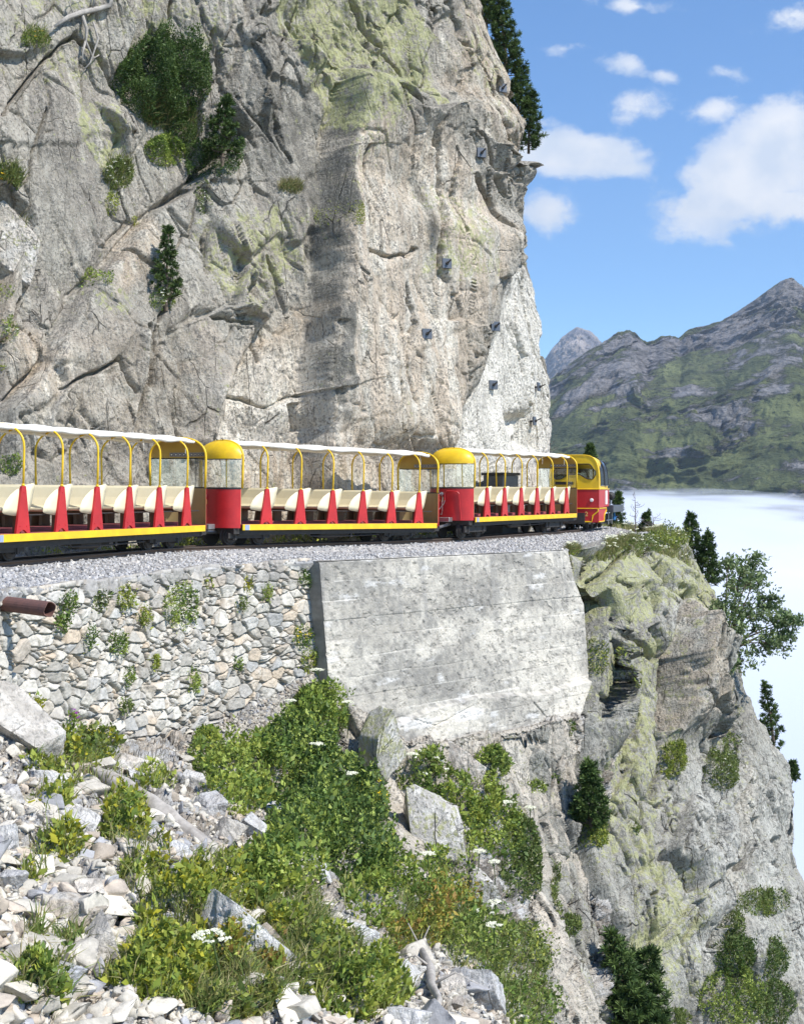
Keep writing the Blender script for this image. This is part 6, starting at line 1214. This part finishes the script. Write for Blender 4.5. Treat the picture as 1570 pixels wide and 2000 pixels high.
# grass along the rim of the crag and the ledge edge (nobody could count it)
rng = np.random.RandomState(8); n_ = 9000; i_ = rng.uniform(.63, .86, n_); RMS = spl(resamp(RM, 60), 1000); pr = RMS[(i_*999).astype(int)]; 
PG = []; 
b_i = (np.interp(i_, [0, 1], [0, BED.shape[1]-1])).astype(int); wdt = np.interp(i_, [.6, .66, .72, .86], [.05, .12, .34, .36]); r_i = (rng.rand(n_)*wdt*BED.shape[0]).astype(int); q = BED[r_i, b_i]
keep = fbm(q*1.6, 3, 12)+.28 > rng.rand(n_)*.5; q = q[keep]; dq = np.min(np.hypot(q[:, None, 0]-TRK[None, ::3, 0], q[:, None, 1]-TRK[None, ::3, 1]), 1); q = q[dq > 1.0]
px_ = np.concatenate([rng.uniform(1108, 1345, 7000)]); py_ = interp(px_, TOPL)+rng.rand(7000)**1.5*np.interp(px_, [1108, 1150, 1230, 1345], [6, 14, 44, 60]); kp = fbm(np.stack([px_/30, py_/16, 0*px_], -1), 3, 13)+.2 > 0; q2, n2 = CRAG.many(px_[kp], py_[kp])
qa = np.concatenate([q, q2]); Nn = np.zeros_like(qa)+[0, -.3, .9]
V, Fc, c = join([blades(qa, Nn, .22, rng, 'straw'), blades(qa[::2]+.02, Nn[::2], .2, rng, 'grass'), leaves(qa[::2], Nn[::2], .05, rng, 'lime')]); o = mk('rim_grass', V, Fc, LEAF, col=c); tag(o, kind='stuff')
fq = qa[rng.randint(0, len(qa), 150)]+np.array([0, 0, .2]); V, Fc, c = flowers(fq, .05, rng, (.80,.80,.62), 8); o = mk('rim_flowers', V, Fc, LEAF, col=c); tag(o, kind='stuff')

# ---- trees
def needles(P, D, length, rng, pal, k=16, w=.011):
    n = len(P); Q = np.repeat(P, k, 0); d = rng.normal(size=(n*k, 3)); d /= np.linalg.norm(d, axis=1, keepdims=True); d = d+np.repeat(D, k, 0)*.9; d /= np.linalg.norm(d, axis=1, keepdims=True)
    L = length*rng.uniform(.7, 1.2, (n*k, 1)); s = np.cross(d, rng.normal(size=d.shape)); s /= np.linalg.norm(s, axis=1, keepdims=True)
    V = np.stack([Q-s*w, Q+s*w, Q+d*L+s*w*.6, Q+d*L-s*w*.6], 1).reshape(-1, 3); b = np.arange(n*k)[:, None]*4; Fc = np.concatenate([b+np.array([[0, 1, 2]]), b+np.array([[0, 2, 3]])], 0)
    pl = np.array(GREENS[pal]); c = pl[np.repeat(rng.randint(0, 3, n), k)]*rng.uniform(.8, 1.2, (n*k, 1)); return V, Fc, np.repeat(c, 4, 0)
def pine(base, H, Wd, label, seed, lean=(0, 0), dens=1., pal='pine', gap=.0, bare=.12, nl=.10, side=None, name='mountain_pine', cone=1.):
    rng = np.random.RandomState(seed); root = empty(name, tuple(base)); tag(root, label, 'pine tree')
    pts = [(lean[0]*H*t*t, lean[1]*H*t*t, H*t) for t in np.linspace(0, 1, 9)]; m = MB(); m.tube(pts, [H*.022*(1-t*.85)+.006 for t in np.linspace(0, 1, 9)], 8)
    P_, D_ = [], []; nb_ = int(46*dens*max(1, H/1.6)); 
    for k in range(nb_):
        t = bare+(1-bare)*((k+.5)/nb_)**.9
        if rng.rand() < gap: continue
        a = k*2.4+rng.uniform(-.4, .4); r = Wd*(1-t**1.3*cone)*rng.uniform(.55, 1.1)+.04
        if side is not None and math.cos(a-side) < -.2: r *= .35
        b0 = np.array([lean[0]*H*t*t, lean[1]*H*t*t, H*t]); dr = np.array([math.cos(a), math.sin(a), 0]); e = b0+dr*r+np.array([0, 0, r*.45]); mid = b0+dr*r*.55+np.array([0, 0, r*.02])
        m.tube([b0, mid, e], [.006+.010*(1-t)*H*.6, .005+.004*(1-t), .004], 4)
        nt_ = max(3, int(r/.055))
        for j in range(nt_):
            s_ = .3+.7*(j+1)/nt_; c_ = b0*(1-s_)**2+2*mid*s_*(1-s_)+e*s_*s_; c_ = c_+rng.normal(0, .03, 3); P_.append(c_); D_.append(dr*.5+np.array([0, 0, .8]))
    P_.append(np.array([lean[0]*H, lean[1]*H, H])); D_.append(np.array([0, 0, 1.]))
    m.build('trunk', BARK, root); V, Fc, c = needles(np.array(P_), np.array(D_), nl, rng, pal, 22); mk('crown', V, Fc, NEEDLE, root, col=c); return root
p, _ = CLIFF.at(325, 598); pine(p+[0, -.1, -.1], 1.62, .30, 'small pine growing alone out of the middle of the cliff', 11, (.03, 0), .9, gap=.1, nl=.085)
p, _ = CLIFF.at(440, 330); pine(p+[0, -.2, 0], 1.45, .42, 'little pine standing among the dark bushes on the cliff ledge', 12, (.08, 0), 1.1, nl=.085)
for (x, y, hp, w_, lb, sd_, ln) in ((988,160,200,.62,'pine leaning out behind the top edge of the cliff',13,(-.12,0)),(950,60,120,.45,'short pine at the very top of the cliff edge',14,(-.1,0)),(1032,300,115,.5,'pine sprouting low behind the cliff edge beside the white cloud',15,(.05,0)),(1012,228,95,.45,'thin pine between the two others behind the cliff edge',16,(.05,0))):
    Yp = 40.5; b = W(x, y, Yp); pine(b, hp*Yp/F, w_, lb, sd_, ln, 1.1, gap=.1, bare=.05, nl=.13, cone=.75)
b = W(1152, 925, 44); pine(b, 55*44/F, .34, 'small pine peeking up behind the locomotive cab', 17, (0, 0), 1.); 
b = W(1262, 1048, 36.5); pine(b, 44*36.5/F, .22, 'tiny young pine on the rim beside the bare dead sapling', 18, (0, 0), .7, nl=.08, bare=0)
b = W(1352, 1118, 37.5); pine(b, 112*37.5/F, .42, 'left one of the two pines rising behind the crag', 19, (-.04, 0), 1.2, nl=.11); b = W(1382, 1160, 37); pine(b, 118*37/F, .42, 'right one of the two pines rising behind the crag', 20, (.0, 0), 1.4, nl=.11)
b = W(1203, 1042, 39.5); pine(b, 78*39.5/F, .26, 'pine half hidden behind the front of the locomotive', 26, (.06, 0), 1.)
b = W(1512, 1510, 36); pine(b, 176*36/F, .45, 'sparse pine rising behind the right slope of the crag', 21, (-.12, 0), 1.0, gap=.35, nl=.11); b = W(1546, 1530, 36); pine(b, 40*36/F, .14, 'tiny pine at the right edge of the crag slope', 22, (0, 0), .6)
p, _ = CRAG.at(1150, 1610); pine(p+[0, -.15, 0], 1.18, .33, 'conical pine growing on the face of the crag', 23, (-.02, 0), 1.7, bare=.0, nl=.10)
for k, (x, y, hh_, ww, ln, lb) in enumerate(((1212,1975,1.5,.50,(-.1,0),'left stem of the bushy pine at the foot of the crag'),(1245,1985,1.35,.55,(.12,0),'right stem of the bushy pine at the foot of the crag'),(1225,2010,.95,.6,(0,-.2),'lowest and nearest of the bushy pines at the crag foot'))):
    p, _ = CRAG.at(x, y); pine(p+[0, -.25, -.1], hh_, ww, lb, 30+k, ln, 1.1, gap=.12, bare=0, nl=.13, cone=.85)
b = W(1076, 905, 39.3); plant_ = None
# rowan on the right
def tree_broad(base, limbs, label, seed):
    rng = np.random.RandomState(seed); root = empty('rowan_tree', tuple(base)); tag(root, label, 'tree'); m = MB(); Lp_ = []; Ld = []
    fork = np.array([.12, -.05, .35]); m.tube([(0, 0, -.15), tuple(fork*.5), tuple(fork)], [.07, .06, .05], 8)
    for (x, y, dy, r) in limbs:
        e = W(x, y, base[1]+dy)-base; mid = fork*.4+e*.6+rng.normal(0, .05, 3)+np.array([0, 0, .08]); m.tube([tuple(fork), tuple(fork*.7+e*.3), tuple(mid), tuple(e)], [.035, .028, .018, .008], 6)
        R_ = r*base[1]/F; nt_ = int(16*(r/40)**2)+8
        for k in range(nt_):
            v = rng.normal(size=3); v /= np.linalg.norm(v); t_ = e+v*R_*rng.rand()**.45*np.array([1.15, 1, .75]); m.tube([tuple(mid*.3+e*.7), tuple((e+t_)/2+rng.normal(0, .02, 3)), tuple(t_)], [.008, .005, .003], 3)
            for j in range(3):
                c_ = t_+rng.normal(0, .08, 3); q = c_+rng.normal(0, .042, (11, 3))*np.array([1, 1, .6]); Lp_.append(q)
    m.build('trunk', BARK, root); q = np.concatenate(Lp_); V, Fc, c = leaves(q, np.zeros_like(q)+[0, 0, .3], .09, rng, 'rowan', .5, up=.2); mk('crown', V, Fc, LEAF, root, col=c)
base = W(1402, 1290, 31.2); tree_broad(base, [(1475,1098,.3,24),(1448,1112,.1,26),(1420,1100,0,14),(1440,1150,-.1,32),(1470,1140,.4,26),(1410,1190,-.3,34),(1460,1200,0,38),(1500,1190,.3,24),(1520,1215,.2,34),(1545,1212,.1,20),(1390,1230,-.4,34),(1435,1240,-.2,40),(1490,1255,0,36),(1380,1260,-.5,26),(1420,1285,-.3,30),(1515,1262,.2,26),(1540,1245,.2,16),(1445,1290,-.3,20),(1500,1165,.2,14)], 'leafy broadleaved tree leaning out from the side of the crag over the clouds', 41)
# bare sapling and brown bush
def dead(base, H, label, seed, name='dead_sapling', spread=.5, n=12):
    rng = np.random.RandomState(seed); m = MB(); m.tube([tuple(base), tuple(base+[.01, 0, H*.5]), tuple(base+[-.02, 0, H])], [.02, .013, .004], 6)
    for k in range(n):
        t = .1+.8*k/n; a = rng.uniform(0, 6.28); L = spread*H*(1-t*.7)*rng.uniform(.5, 1); b0 = np.array(base)+[0, 0, H*t]; e = b0+np.array([math.cos(a)*L, math.sin(a)*L*.6, L*rng.uniform(.1, .6)]); mid = (b0+e)/2-[0, 0, L*.12]
        m.tube([b0, mid, e], [.008, .006, .003], 4)
        for j in range(3): s_ = rng.uniform(.4, .95); c_ = b0*(1-s_)+e*s_; m.tube([c_, c_+rng.normal(0, L*.16, 3)+[0, 0, L*.1]], [.004, .0025], 3)
    o = m.build(name, GREYD, None); return tag(o, label, 'dead tree')
GREYD = paint('dead_twig', (.16,.13,.12), .9, .4)
dead(W(1240, 1048, 35.6), 88*35.6/F, 'bare grey dead sapling on the rim in front of the clouds', 3, spread=.42, n=16); dead(W(1275, 1045, 35.8), 40*35.8/F, 'low spreading dead twigs beside the bare sapling', 4, spread=1.2, n=10)
dead(W(1074, 925, 38.6), 85*38.6/F, 'reddish brown bare bush at the cliff corner above the last carriage', 5, name='bare_bush', spread=.45, n=14)
print('plants', round(time.time()-t1, 1), 'total', round(time.time()-T0, 1))
# ------------------------------------------------------------------ the air of the valley
m = bpy.data.materials.new('haze'); m.use_nodes = True; t = m.node_tree; t.nodes.clear()
v = node(t, 'ShaderNodeVolumePrincipled'); v.inputs['Color'].default_value = (.72, .83, 1, 1); v.inputs['Density'].default_value = 8.5e-5; v.inputs['Anisotropy'].default_value = .3
o_ = node(t, 'ShaderNodeOutputMaterial'); t.links.new(v.outputs[0], o_.inputs['Volume'])
hb = MB(); hb.box(-1500, 5500, -60, 6750, -165, 1500); o = hb.build('haze', m); tag(o, kind='stuff')
